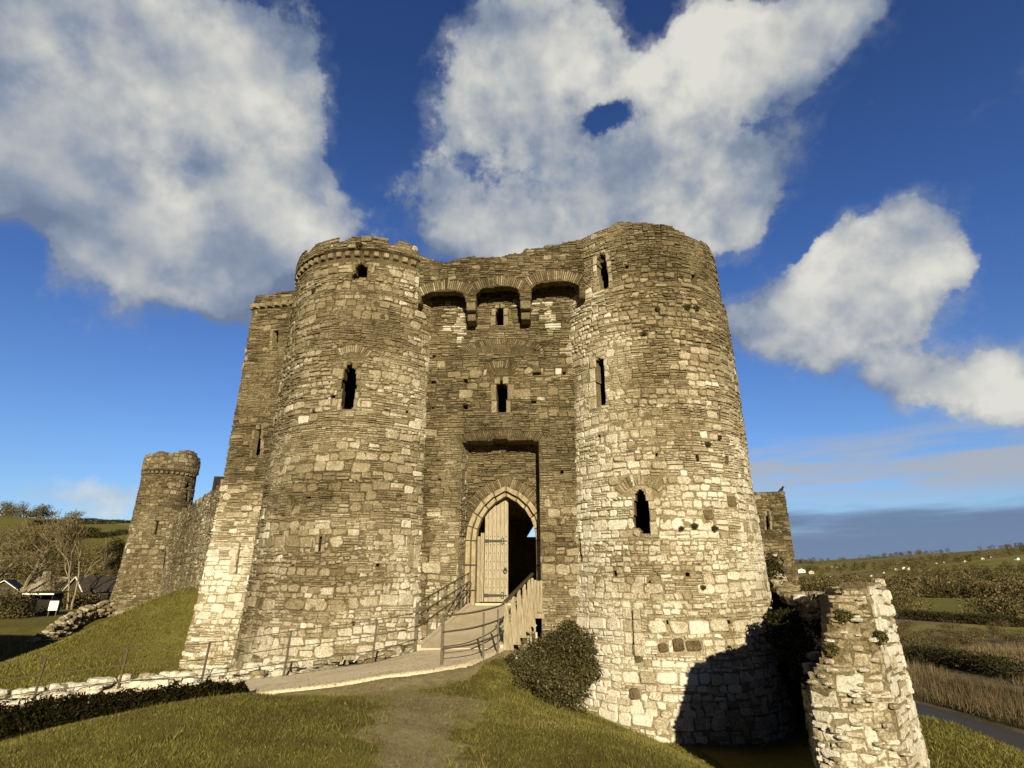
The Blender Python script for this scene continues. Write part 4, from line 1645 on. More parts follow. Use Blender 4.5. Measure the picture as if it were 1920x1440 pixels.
build_path()
RL0, RL1 = np.array((-2.54, 16.1, -1.80)), np.array((-1.62, 21.9, TH_Z - .03))
RR0, RR1 = np.array((-0.2, 16.1, -1.80)), np.array((0.80, 21.9, TH_Z - .03))

ramp = empty('entrance_ramp', (-.9, 16.1, -1.8), 'sloping gritted ramp with pale edges leading up to the open doorway', 'ramp')


def build_ramp():
    mb = MB()
    k = 8
    top = []
    for i in range(k + 1):
        t = i / k
        top += [tuple(RL0 + (RL1 - RL0) * t), tuple(RR0 + (RR1 - RR0) * t)]
    bot = [(x, y, z - .22) for x, y, z in top]
    m = len(top)
    fs = []
    for i in range(k):
        a = 2 * i
        fs += [(a, a + 1, a + 3, a + 2), (m + a + 2, m + a + 3, m + a + 1, m + a), (a, a + 2, m + a + 2, m + a), (a + 3, a + 1, m + a + 1, m + a + 3)]
    fs += [(1, 0, m, m + 1), (m - 2, m - 1, 2 * m - 1, 2 * m - 2)]
    mb.add(top + bot, fs)
    d = mb.build('deck', M_RAMP, ramp)
    for A_, B_, s in ((RL0, RL1, 1), (RR0, RR1, -1)):
        e = MB()
        off = np.array((.06 * s, 0, .035))
        e.bar(A_ + off, B_ + off, .12, .09)
        e.build('edge_strip', M_EDGE, ramp)
    # stepped stone pier carrying the deck on the open side
    st = MB()
    rng = random.Random(3)
    for i in range(7):
        t0, t1 = i / 7, (i + 1) / 7
        a = RR0 + (RR1 - RR0) * t0
        b = RR0 + (RR1 - RR0) * t1
        zt = min(a[2], b[2]) - .24 - .05 * i
        zb = -4.3
        z = zb
        while z < zt - .03:
            h = min(rng.uniform(.12, .24), zt - z)
            y = a[1]
            while y < b[1] - .02:
                w = min(rng.uniform(.25, .5), b[1] - y)
                x = a[0] + (b[0] - a[0]) * ((y - a[1]) / (b[1] - a[1])) + .12 - .05 * (i % 2)
                st.box((x - .4 + rng.uniform(-.03, .03), y + w / 2, z + h / 2), (.8, w - .02, h - .015), 0, rng.random())
                y += w
            z += h
    st.build('rubble_support_wall', M_STONE, ramp)
    lw = MB()
    for i in range(7):
        t0, t1 = i / 7, (i + 1) / 7
        a = RL0 + (RL1 - RL0) * t0
        b = RL0 + (RL1 - RL0) * t1
        lw.box(((a[0] + b[0]) / 2 + .3, (a[1] + b[1]) / 2, (min(a[2], b[2]) - .24 - 4.2) / 2), (.55, b[1] - a[1] - .01, min(a[2], b[2]) - .24 + 4.2), 0, rng.random())
    lw.build('rubble_support_wall', M_STONE, ramp)


build_ramp()


def railing(name, label, pts, posts, h, rails, rp=.022, rr=.02, closed_end=False, group=None, cat='railing', tilt=None):
    """pts: list of ground points of the line; posts: indices that carry posts; rails: heights"""
    o = empty(name, tuple(pts[0]), label, cat, group)
    for i in posts:
        p = np.array(pts[i])
        mb = MB()
        hh = h if not hasattr(h, '__len__') else h[i]
        mb.box((p[0], p[1], p[2] + hh / 2 - .1), (rp * 2, rp * 1.5, hh + .2), 0)
        mb.box((p[0], p[1] - .0, p[2] + .01), (rp * 4, rp * 4, .02), 0)
        mb.build('post', M_RAIL, o)
    for r in rails:
        mb = MB()
        q = [(p[0], p[1] - .03, p[2] + r) for p in pts]
        mb.tube(q, rr, 6)
        ob = mb.build('rail', M_RAIL, o)
    return o


def curve_pts(ctrl, n):
    t = np.linspace(0, len(ctrl) - 1, n)
    c = np.array(ctrl, dtype=np.float64)
    # Catmull-Rom
    out = []
    for x in t:
        i = min(int(x), len(c) - 2)
        f = x - i
        p0, p1, p2, p3 = c[max(i - 1, 0)], c[i], c[i + 1], c[min(i + 2, len(c) - 1)]
        out.append(.5 * ((2 * p1) + (-p0 + p2) * f + (2 * p0 - 5 * p1 + 4 * p2 - p3) * f * f + (-p0 + 3 * p1 - 3 * p2 + p3) * f ** 3))
    return out


# ramp railing on the tower side
lp = [RL0 + (RL1 - RL0) * t + np.array((-.03, 0, 0)) for t in np.linspace(0, 1, 7)]
o = empty('ramp_railing', tuple(lp[0]), 'bronze brown steel railing climbing the ramp beside the corbelled tower', 'railing')
for i, p in enumerate(lp):
    mb = MB()
    hh = 1.13
    mb.box((p[0], p[1], p[2] + hh / 2 - .1), (.05 if i else .085, .035 if i else .06, hh + .2))
    mb.box((p[0] + .03, p[1] - .02, p[2] + .58), (.05, .04, .05))
    mb.build('post', M_RAIL, o)
for r in (1.14, .82, .52):
    mb = MB()
    q = [(p[0] + .045, p[1], p[2] + r) for p in lp]
    if r < 1.1:
        e = q[-1]
        q += [(e[0] + .02, e[1] + .25, e[2] + .03), (e[0] + .05, e[1] + .28, e[2] - .08), (e[0] + .05, e[1] + .1, e[2] - .22)]
    mb.tube(q, .024, 6)
    mb.build('rail', M_RAIL, o)

# path fence continuing along the far side of the gravel path
fx = [(-14.5, 12.6), (-12.4, 13.1), (-10.4, 13.5), (-8.97, 14.05), (-7.2, 14.25), (-5.35, 14.35), (-3.4, 14.75), (-2.57, 16.05)]
fp = [(x, y, z_path(x, y) - (.02 if x > -6 else .10)) for x, y in fx]
o = empty('path_fence', fp[0], 'long low three rail steel fence along the gravel path and white rubble wall', 'fence')
for i, p in enumerate(fp[:-1]):
    mb = MB()
    lean = .07
    a = (p[0], p[1], p[2] - .3)
    b = (p[0] + lean, p[1], p[2] + 1.0)
    mb.bar(a, b, .042, .03, up=(0, 1, 0))
    mb.build('post', M_RAIL, o)
cp = curve_pts(fp, 50)
for r in (.98, .63, .30):
    mb = MB()
    mb.tube([(p[0] + .06 * r, p[1] - .025, p[2] + r) for p in cp], .0105, 6)
    mb.build('rail', M_RAIL, o)

# short curved railing where the ramp meets the path
cr = [(-1.54, 13.35), (-.98, 13.75), (-.62, 14.5), (-.36, 15.3), (-.22, 16.0)]
cpz = curve_pts([(x, y, z_path(x, y)) for x, y in cr], 21)
o = empty('curved_railing', tuple(cpz[0]), 'short curved bronze brown railing at the foot of the ramp', 'railing')
for i in (0, 9, 15):
    p = cpz[i]
    mb = MB()
    mb.box((p[0], p[1], p[2] + .42), (.065 if i == 0 else .05, .05, 1.16))
    mb.build('post', M_RAIL, o)
for r in (.99, .66, .32):
    mb = MB()
    mb.tube([(p[0], p[1] - .03, p[2] + r + .11 * k / 20) for k, p in enumerate(cpz)], .022, 6)
    mb.build('rail', M_RAIL, o)

# timber balustrade with raking struts on the open side of the ramp
bal = empty('timber_balustrade', tuple(RR0), 'pale timber balustrade with raking struts on the open side of the ramp', 'balustrade')
mb = MB()
A_, B_ = RR0 + np.array((.0, 0, 1.13)), RR0 + (RR1 - RR0) * .97 + np.array((.0, 0, 1.13))
mb.bar(A_, B_, .10, .05)
mb.tube([A_ + np.array((-.06, 0, -.02)), B_ + np.array((-.06, 0, -.02))], .025, 6)
mb.build('handrail', M_RAIL, bal)
for zo in (.75, .42):
    mb = MB()
    mb.tube([RR0 + np.array((-.05, 0, zo)), RR0 + (RR1 - RR0) * .97 + np.array((-.05, 0, zo))], .02, 6)
    mb.build('rail', M_RAIL, bal)
for i, t in enumerate((0.0, .19, .38, .57, .76)):
    p = RR0 + (RR1 - RR0) * t
    mb = MB()
    hang = .10 + .42 * t
    mb.box((p[0] + .03, p[1], p[2] + (1.1 - hang) / 2), (.11, .10, 1.1 + hang))
    mb.build('post', M_OAKGREY, bal)
    s = MB()
    # raking strut: wide at the foot, leaning in to the post head
    foot = (p[0] + .27, p[1] - .02, p[2] - hang)
    head = (p[0] + .07, p[1] - .02, p[2] + .95)
    vs = []
    for dy in (-.03, .03):
        vs += [(p[0] + .085, p[1] + dy, p[2] - hang), (foot[0], foot[1] + dy, foot[2]), (foot[0] - .02, foot[1] + dy, foot[2] + .10), (head[0] + .035, head[1] + dy, head[2]), (p[0] + .085, p[1] + dy, head[2])]
    s.add(vs, [(0, 1, 2, 3, 4), (9, 8, 7, 6, 5)] + [(i_, 5 + i_, 5 + (i_ + 1) % 5, (i_ + 1) % 5) for i_ in range(5)])
    s.build('strut', M_OAKGREY, bal)
mb = MB()
pe = RR0 + (RR1 - RR0) * .88
for i in range(4):
    x = pe[0] + .0 + i * .105
    zt = pe[2] + 1.05 - .09 * i + .02 * i * i
    mb.box((x + .06, pe[1] + .1, (zt + pe[2] - .12) / 2), (.095, .035, zt - pe[2] + .12))
mb.build('end_panel_boards', M_OAKGREY, bal)
mb = MB()
mb.box((pe[0] + .2, pe[1] + .02, pe[2] - .22), (.52, .14, .16))
mb.build('sill_beam', M_OAKGREY, bal)


# ------------------------------------------------------------------ loose stones and low walls
def pebble(rng, c, s, mb, tone, flat=.7):
    """an irregular stone"""
    n, m = 7, 4
    vs = [(c[0], c[1], c[2] - s * flat * .5)]
    ph = rng.uniform(0, 6)
    for i in range(1, m):
        th = math.pi * i / m
        for k in range(n):
            a = 2 * math.pi * k / n + ph
            r = s * .5 * math.sin(th) ** .6 * rng.uniform(.78, 1.15)
            vs.append((c[0] + r * math.cos(a) * 1.25, c[1] + r * math.sin(a), c[2] - math.cos(th) * s * flat * .5 * rng.uniform(.85, 1.1)))
    vs.append((c[0], c[1], c[2] + s * flat * .5))
    fs = [(0, 1 + (k + 1) % n, 1 + k) for k in range(n)]
    for i in range(m - 2):
        for k in range(n):
            a, b = 1 + i * n + k, 1 + i * n + (k + 1) % n
            fs.append((a, b, b + n, a + n))
    e = len(vs) - 1
    fs += [(e, 1 + (m - 2) * n + k, 1 + (m - 2) * n + (k + 1) % n) for k in range(n)]
    mb.add(vs, fs, tone)


def low_wall(name, label, line, h, wid, seed, mats, tone, size, n_per_m, cat='wall'):
    rng = random.Random(seed)
    mb = MB()
    pts = curve_pts(line, 60)
    tot = 0
    for a, b in zip(pts[:-1], pts[1:]):
        d = b - a
        L = math.hypot(d[0], d[1])
        nx, ny = d[1] / L, -d[0] / L
        cnt = n_per_m * L
        k = int(cnt) + (rng.random() < cnt % 1)
        for _ in range(k):
            t = rng.random()
            w = rng.uniform(-wid / 2, wid / 2)
            hh = h(t) if callable(h) else h
            z = rng.uniform(0, 1) ** .8 * hh * (1 - .5 * abs(2 * w / wid) ** 2)
            p = a + d * t
            pebble(rng, (p[0] + nx * w, p[1] + ny * w, p[2] + z), rng.uniform(*size), mb, min(1, max(0, tone + rng.gauss(0, .14))), rng.uniform(.5, .85))
    o = mb.build(name, mats)
    return tag(o, label, cat)


low_wall('white_rubble_wall', 'low whitewashed loose rubble wall between the path fence and the grassy moat',
         [(x, y + .30, z_path(x, y) - .28) for x, y in ((-15.5, 12.4), (-13.0, 13.1), (-10.4, 13.6), (-8.97, 14.15), (-7.2, 14.45), (-5.9, 14.6), (-5.2, 14.85))], .52, .75, 4, M_STONE_PALE, .92, (.14, .36), 60)
low_wall('tumbled_footing_stones', 'tumbled pale stones at the foot of the corbelled tower beside the path', [(-5.6, 15.0, -2.5), (-4.4, 15.3, -2.3), (-3.4, 15.9, -2.25), (-2.9, 17.2, -2.2)], .42, .7, 14, M_STONE, .62, (.2, .5), 16, 'rubble')
low_wall('tumbled_bank_wall', 'long ruined rubble wall sloping down from the small far tower to the hedges',
         [(-33.6, 50.5, -3.2), (-34.2, 48, -3.5), (-33.4, 45, -4.0), (-31.9, 41.5, -4.7), (-30.8, 39, -5.2)], 1.35, 1.4, 15, M_STONE_DARK, .58, (.22, .5), 60)


# ------------------------------------------------------------------ broken wall end by the river
def build_pier():
    S = Poly([(9.0, 19.0), (7.35, 15.0), (5.86, 12.1), (6.06, 11.9), (6.52, 11.82), (7.25, 11.95), (7.75, 12.5), (8.45, 13.2), (8.95, 14.2), (9.35, 15.6), (9.7, 18), (10.3, 21), (12.2, 27.5)],
             [(-9, .55), (-4.6, .10), (-2, .02), (0, -.02), (2, -.02)])
    s = S.s
    prof = [-2.4, -2.3, -1.9, -1.45, -.36, -.18, -.14, -.2, -.28, -.45, -.72, -.80, .3]
    def vt(u):
        z = np.interp(u, s, prof)
        return z
    rng = random.Random(31)
    wl = empty('broken_wall_end', (7.2, 13, -4.5), 'tall broken stub of curtain wall with ragged core standing above the river', 'wall')
    u_split = float(s[5]) + .12
    # broken core face and inner side
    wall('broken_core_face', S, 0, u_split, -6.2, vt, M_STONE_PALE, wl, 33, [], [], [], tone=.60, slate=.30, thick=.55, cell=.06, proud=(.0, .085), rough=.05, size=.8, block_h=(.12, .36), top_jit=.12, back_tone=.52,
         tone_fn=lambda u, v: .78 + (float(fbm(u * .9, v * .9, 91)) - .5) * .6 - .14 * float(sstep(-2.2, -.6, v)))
    wall('faced_outer_side', S, u_split - .05, S.L, -6.2, vt, M_STONE_PALE, wl, 34, [], [], [], tone=.86, slate=.12, thick=.55, cell=.08, proud=(.02, .07), block_h=(.16, .3), top_jit=.10, back_tone=.45)
    # rubble filling on top, between the faces
    mb = MB()
    ns = 26
    inner = [(np.interp(k, [0, 1], [9.1, 6.0]), np.interp(k, [0, 1], [18.6, 12.3])) for k in np.linspace(0, 1, ns)]
    outer_u = np.linspace(float(s[10]) - .2, float(s[5]), ns)
    vs, fs = [], []
    for i in range(ns):
        q = S.P(np.array([outer_u[i]]), np.array([-1.0]), np.array([-.4]))[0]
        zi = np.interp(inner[i][1], [12, 12.6, 15, 19], [-2.1, -2.1, -2.2, -2.4])
        zo = float(vt(outer_u[i])) - .18
        for j in range(7):
            t = j / 6
            z = zi + (zo - zi) * t ** 1.3 + (float(fbm(i * .8, j * .9, 12)) - .5) * .5
            vs.append((inner[i][0] + (q[0] - inner[i][0]) * t, inner[i][1] + (q[1] - inner[i][1]) * t, z))
    for i in range(ns - 1):
        for j in range(6):
            a = i * 7 + j
            fs.append((a, a + 1, a + 8, a + 7))
    mb.add(vs, fs, .45)
    lumps = mb
    for _ in range(170):
        i, j = rng.randrange(ns), rng.randrange(1, 7)
        x, y, z = vs[i * 7 + j]
        pebble(rng, (x + rng.uniform(-.2, .2), y + rng.uniform(-.2, .2), z + .05), rng.uniform(.15, .4), lumps, .5 + rng.gauss(0, .15), rng.uniform(.4, .8))
    for _ in range(260):
        u = rng.uniform(float(s[8]), S.L)
        q = S.P(np.array([u]), np.array([float(vt(u))]), np.array([rng.uniform(-.55, .05)]))[0]
        pebble(rng, (q[0], q[1], q[2] + rng.uniform(-.05, .16)), rng.uniform(.16, .42), lumps, .62 + rng.gauss(0, .16), rng.uniform(.5, .85))
    # stones sticking out of the broken face
    for _ in range(70):
        u = rng.uniform(float(s[2]) - .2, float(s[5]))
        v = rng.uniform(-4.6, float(vt(u)) - .1)
        q = S.P(np.array([u]), np.array([v]), np.array([rng.uniform(-.02, .07)]))[0]
        pebble(rng, q, rng.uniform(.10, .24), lumps, .86 + rng.gauss(0, .14), rng.uniform(.3, .6))
    mb.build('rubble_core', M_STONE_PALE, wl)
    return S, vt


S_PIER, VT_PIER = build_pier()


# ------------------------------------------------------------------ far castle towers and the curtain to the left
def build_far_left():
    rng = random.Random(41)
    C0 = (-32.3, 52.0)
    top_r = empty('slender_corner_tower', (C0[0], C0[1], -2), 'slender round corner tower with broken top and cross shaped arrow slit', 'tower')
    S = Cyl(C0, 2.32, [(-5, 3.1), (-2.2, 2.65), (-.4, 2.40), (2, 2.34), (9.05, 2.26), (9.08, 2.40), (13, 2.34)])
    rim = [S.uv(x, y) for x, y in ((277, 852), (290, 850), (302, 846), (318, 850), (338, 848), (352, 844), (364, 847), (372, 858), (377, 872))]
    ru, rv = [q[0] for q in rim], [q[1] for q in rim]
    ru = [-9] + ru + [3.0, 3.4, 9]
    rv = [rv[0]] + rv + [6.2, 5.8, 5.8]
    vt = lambda u: np.interp(u, ru, rv)
    cross = px_poly(S, [(348, 941), (351, 904), (355, 904), (352, 941)])
    cb = px_poly(S, [(347, 915), (347, 911), (357, 910), (357, 914)])
    s1 = px_poly(S, [(291, 1002), (294, 976), (298, 976), (294, 1002)])
    s2 = px_poly(S, [(306, 1071), (309, 1038), (313, 1038), (310, 1071)])
    ex = []
    u = -3.6
    while u < 3.2:
        ex.append((rect(u, u + .24, 8.82, 9.08), .16, .5 + rng.gauss(0, .1)))
        u += .40
    wall('round_shaft', S, -4.2, 4.0, -5, vt, M_STONE_DARK, top_r, 42, [cross, cb, s1, s2], [rect(-9, 9, 8.8, 9.1)], ex, tone=.42, slate=.5, cell=.10, thick=.5, proud=(.02, .09),
         tone_fn=lambda u, v: .50 + (float(fbm(u * .5, v * .5, 43)) - .5) * .4)
    mb = MB()
    mb.box((C0[0], C0[1] + .6, 2), (3.2, 3.0, 12), .3, .2)
    mb.build('inner_fill', M_DARKSTONE, top_r)
    S2 = Poly([(-30.4, 50.6), (-22, 39.0), (-13.9, 27.4)])
    tops = [S2.uv(362, 946)[1], S2.uv(408, 916, 1)[1]]
    cw = wall('curtain_wall', S2, 0, S2.L, -4.5, lambda u: np.interp(u, [0, 6, S2.L], [tops[0] + .2, tops[0], tops[1] + .1]), M_STONE_DARK, None, 44, [], [], [], tone=.42, slate=.5, cell=.16, thick=.9, proud=(.03, .1),
              tone_fn=lambda u, v: .50 + .12 * float(sstep(12, 26, u)) + (float(fbm(u * .4, v * .4, 45)) - .5) * .5)
    tag(cw, 'weathered curtain wall running from the slender corner tower to the gatehouse', 'wall')
    cwall = MB()
    p = S2.uv(386, 925, 1)
    q = S2.P(np.array([p[0]]), np.array([p[1]]), np.array([-.5]))[0]
    cwall.box((q[0], q[1] + .3, q[2] + .3), (.55, .5, 1.7), .2)
    o = cwall.build('timber_hatch', M_BLACK, cw)
    # unseen wall added out to one side to cast the shadow on the slope
    sw = empty('shadow_casting_wall', (-36, 20.5, -4), 'unseen rubble wall added beside the moat to cast the shadow on the slope', 'wall')
    S3 = Poly([(-47, 21.5), (-26.9, 20.0), (-26.7, 23)])
    wall('wall_face', S3, 0, S3.L, -7, lambda u: np.interp(u, [0, 16, 19.5, S3.L], [3.6, 3.4, 2.2, 1.2]), M_STONE_DARK, sw, 46, [], [], [], tone=.45, slate=.3, cell=.25, thick=1.2)


build_far_left()


def build_far_right():
    rng = random.Random(51)
    root = empty('square_rear_tower', (20.5, 46, -2), 'square rear tower with one lancet window and a weedy flat top', 'tower')
    S = Poly([(16.5, 47), (22.35, 45.5), (23.5, 52)])
    ztop = S.uv(1448, 923)[1]
    W = px_poly(S, [(1437, 992), (1436, 968), (1440, 958), (1443, 970), (1444, 993)])
    wall('square_shaft', S, 0, S.L, -5, lambda u: np.interp(u, [0, 2, 4, 6, 8, 20], [ztop - .1, ztop + .15, ztop, ztop + .02, ztop - .05, ztop - .1]), M_STONE_DARK, root, 52, [W], [grow(W, .16, .05)], jambs(W, .16, rng, .55), tone=.36, slate=.45,
         cell=.10, thick=.15, proud=(.03, .09), tone_fn=lambda u, v: .40 + (float(fbm(u * .5, v * .5, 53)) - .5) * .4, back_tone=.30)
    mb = MB()
    mb.box((19.6, 49.6, 0), (4.2, 4.2, 10), .22, .2)
    mb.build('inner_fill', M_DARKSTONE, root)


build_far_right()


# ------------------------------------------------------------------ foliage
def quads(cent, size, rng, tone, flat=None, aspect=(.5, .9), updir=None):
    """random leaf quads"""
    n = len(cent)
    d = rng.normal(size=(n, 3))
    if updir is not None:
        d = d + updir
    d /= np.linalg.norm(d, axis=1)[:, None]
    e = rng.normal(size=(n, 3))
    e -= d * (e * d).sum(1)[:, None]
    e /= np.linalg.norm(e, axis=1)[:, None]
    s = np.asarray(size).reshape(-1, 1) * rng.uniform(.7, 1.3, (n, 1))
    a = d * s
    b = e * s * rng.uniform(aspect[0], aspect[1], (n, 1)) * .6
    V = np.stack([cent - a, cent + b * 1.0, cent + a, cent - b * 1.0], 1).reshape(-1, 3)
    F = np.arange(4 * n).reshape(n, 4)
    return V, F, np.clip(tone, 0, 1)


def build_hedge():
    rng = np.random.default_rng(61)
    line = np.array(curve_pts([(-16, 10.3, 0), (-12, 10.7, 0), (-9, 11.0, 0), (-6.8, 11.3, 0), (-5.6, 11.5, 0), (-4.85, 11.6, 0)], 200))
    n = 62000
    i = rng.uniform(0, 199, n)
    x = np.interp(i, range(200), line[:, 0])
    y = np.interp(i, range(200), line[:, 1])
    endt = np.clip((199 - i) / 20, 0.3, 1)
    th = rng.uniform(-.25, math.pi + .25, n)
    topz = np.interp(x, [-16, -11, -8.0, -4.9, -4.2], [-2.42, -2.26, -2.02, -1.86, -1.98])
    bot = ground(x, y)
    hh = (topz - bot)
    bumpy = 1 + .25 * (fbm(i * .18, th * 1.2, 5) - .5) + .18 * (vnoise(i * .7, th * 2, 6) - .5)
    rad = np.sqrt(rng.uniform(.45, 1, n)) * bumpy * endt ** .6
    P = np.stack([x, y - .55 * np.cos(th) * rad, bot + hh * np.clip(np.sin(th) * rad, -.1, 1.3)], 1)
    fly = rng.random(n) < .03
    P[fly, 2] += rng.uniform(0, .14, fly.sum())
    V, F, T = quads(P, np.full(n, .036), rng, rng.uniform(0, 1, n) ** 1.6)
    # leafy twig tips
    o = np_mesh('hedge', V, F, M_HEDGE, None, T)
    tag(o, 'dark clipped evergreen hedge in the dip between grass mound and gravel path', 'hedge')


build_hedge()


def leaf_ball(name, mats, blobs, n, size, seed, parent=None, tone_pow=1.2, hollow=.55, aspect=(.5, .9), lump=.35):
    rng = np.random.default_rng(seed)
    cs = np.array([b[:3] for b in blobs])
    rs = np.array([b[3:6] for b in blobs])
    wgt = (rs[:, 0] * rs[:, 1] * rs[:, 2]) ** .67
    k = rng.choice(len(blobs), n, p=wgt / wgt.sum())
    d = rng.normal(size=(n, 3))
    d /= np.linalg.norm(d, axis=1)[:, None]
    q = 1 + lump * 2 * (fbm(np.arctan2(d[:, 0], d[:, 1]) * 2.2 + k * 7, d[:, 2] * 3.5, seed) - .5)
    r = rng.uniform(hollow ** 3, 1, n) ** (1 / 3) * q
    P = cs[k] + d * rs[k] * r[:, None]
    V, F, T = quads(P, np.full(n, size), rng, rng.uniform(0, 1, n) ** tone_pow, aspect=aspect)
    return np_mesh(name, V, F, mats, parent, T)


bush = empty('round_bush', (1.5, 18.6, -4.0), 'rounded glossy evergreen bush growing from the moat beside the ramp', 'bush')
leaf_ball('foliage', M_BUSH, [(1.66, 18.5, -2.3, .84, .78, .82), (1.25, 18.3, -2.8, .62, .6, .6), (1.9, 18.4, -2.65, .62, .62, .7), (1.55, 18.6, -3.05, .7, .6, .55), (1.3, 18.6, -2.0, .48, .48, .40), (2.15, 18.4, -1.95, .42, .4, .42), (1.75, 18.3, -1.55, .36, .36, .3), (2.3, 18.5, -2.7, .42, .4, .36), (.75, 18.2, -2.2, .38, .36, .4)], 30000, .040, 71, bush, 1.3, .5, lump=.42)
mb = MB()
for k in range(5):
    mb.tube([(1.5 + .08 * k - .2, 18.7, -4.3), (1.5 + .1 * (k - 2), 18.6, -3.4), (1.5 + .3 * (k - 2), 18.5, -2.5)], [.05, .04, .015], 5)
mb.build('stem', M_BARK, bush)
low = empty('scrubby_bush', (.75, 16.5, -3.2), 'low scrubby straggling bush spilling down the bank under the ramp', 'bush')
SB = [hit(*q, t0=6.0) for q in ((972, 1262), (992, 1284), (1012, 1302), (1036, 1318), (1060, 1330), (1078, 1318), (1040, 1290), (1010, 1268))]
leaf_ball('foliage', M_BUSH, [(q[0], q[1] + .15, q[2] + .16, .36 + .07 * (k % 3), .40, .32 + .09 * (k % 2)) for k, q in enumerate(SB)], 19000, .031, 72, low, 1.2, .3, lump=.7)
mb = MB()
rs = random.Random(7)
for k in range(22):
    mb.tube([(.75, 15.6, -3.1), (.75 + rs.uniform(-.5, .6), 15.5 + rs.uniform(-.5, .8), -2.75), (.75 + rs.uniform(-.8, .8), 15.4 + rs.uniform(-.7, 1.0), rs.uniform(-2.7, -2.2))], [.02, .012, .004], 4)
mb.build('stem', M_TWIG, low)

pivy = empty('dark_ivy_tangle', (7.0, 15, -3), 'dark ivy tangle over the shaded top of the broken wall end', 'ivy')
leaf_ball('foliage', M_EVERG, [(6.5, 13.4, -2.0, .35, .6, .32), (7.0, 14.8, -1.75, .4, .7, .35), (7.6, 16.6, -1.6, .5, .9, .4), (8.5, 18.6, -1.35, .5, .9, .4), (7.4, 14.2, -1.2, .3, .5, .25)], 6000, .05, 74, pivy, 1.4, .3, lump=.6)
ivy = empty('dark_ivy_mass', (11.3, 25, -3), 'dark ivy and scrub filling the shaded gap behind the taller tower', 'ivy')
leaf_ball('foliage', M_EVERG, [(10.9, 24.6, -1.2, .8, 1.0, 1.7), (10.4, 22.5, -2.2, .7, 1.2, 1.3), (9.7, 20.5, -2.9, .7, 1.2, 1.0), (11.9, 26.5, .0, .5, .8, 1.0)], 12000, .07, 73, ivy, 1.4, .4, lump=.6)

# weeds rooted in the walls
wrng = random.Random(81)


def weed(S, px, py, r, label, n=260, seg=None, mats=None):
    u, v = S.uv(px, py) if seg is None else S.uv(px, py, seg)
    p = S.P(np.array([u]), np.array([v]), np.array([.08]))[0]
    o = leaf_ball('wall_weed', mats or M_WEED, [(p[0], p[1], p[2], r * .65, r * .35, r * .45), (p[0] + r * .3, p[1], p[2] - r * .15, r * .6, r * .4, r * .5), (p[0], p[1] + .02, p[2] - r * .35, r * .5, r * .3, r * .6)], n + 120, .034, wrng.randrange(9999), None, 1.0, .0, lump=.25)
    tag(o, label, 'weed', 'weeds rooted in the tower walls')


for (x, y, r, lab) in ((1285, 575, .24, 'dark weed clump high on the taller tower, larger of two side by side'), (1302, 578, .20, 'dark weed clump high on the taller tower, smaller of two side by side'),
                       (1207, 626, .16, 'small weed tuft on the taller tower below the top window ledge'), (1324, 832, .18, 'weed tuft in the middle of the taller tower'),
                       (1232, 580, .13, 'faint weed tuft beside the change of stone on the taller tower'), (1345, 820, .14, 'weed tuft beside putlog holes on the taller tower'),
                       (1300, 985, .16, 'weed along the bed joint beside the lancet of the taller tower'), (1337, 990, .16, 'weed along the bed joint farther round the taller tower'),
                       (1276, 990, .12, 'small weed along the bed joint nearest the lancet'), (1316, 1100, .12, 'small weed tuft low on the taller tower')):
    weed(S_RT, x, y, r, lab)
for (x, y, r, lab) in ((673, 459, .22, 'weed tuft sprouting from the corbels of the brownish tower'), (545, 520, .16, 'weed tuft at the side edge of the brownish tower parapet'), (590, 545, .15, 'dark streak of weeds below the brownish tower parapet')):
    weed(S_LT, x, y, r, lab)
for (x, y, r, lab) in ((1575, 1150, .22, 'dry weed tuft near the top of the broken wall end'), (1640, 1190, .2, 'weed tuft at the corner of the broken wall end'), (1560, 1215, .2, 'weed tuft in a cavity of the broken wall end')):
    weed(S_PIER, x, y, r, lab, 300, 4)


# ------------------------------------------------------------------ grass
def blades(name, P, h, w, rng, mats, tone, lean=.35, kind='stuff', label=None):
    n = len(P)
    a = rng.uniform(0, 2 * math.pi, n)
    s = np.stack([np.cos(a), np.sin(a), np.zeros(n)], 1) * (w * rng.uniform(.6, 1.3, n))[:, None]
    b = rng.uniform(0, 2 * math.pi, n)
    tip = P + np.stack([np.cos(b) * lean, np.sin(b) * lean, np.ones(n)], 1) * (h * rng.uniform(.5, 1.35, n))[:, None]
    V = np.stack([P - s, P + s, tip], 1).reshape(-1, 3)
    F = np.arange(3 * n).reshape(n, 3)
    o = np_mesh(name, V, F, mats, None, np.clip(tone, 0, 1))
    o['kind'] = kind
    if label:
        o['label'] = label
    return o


def in_path(x, y):
    far = np.interp(x, [p[0] for p in PATH_FAR], [p[1] for p in PATH_FAR])
    near = np.interp(x, [p[0] for p in PATH_NEAR], [p[1] for p in PATH_NEAR])
    return (x < -.1) & (x > -13) & (y > near - .05) & (y < far + .05)


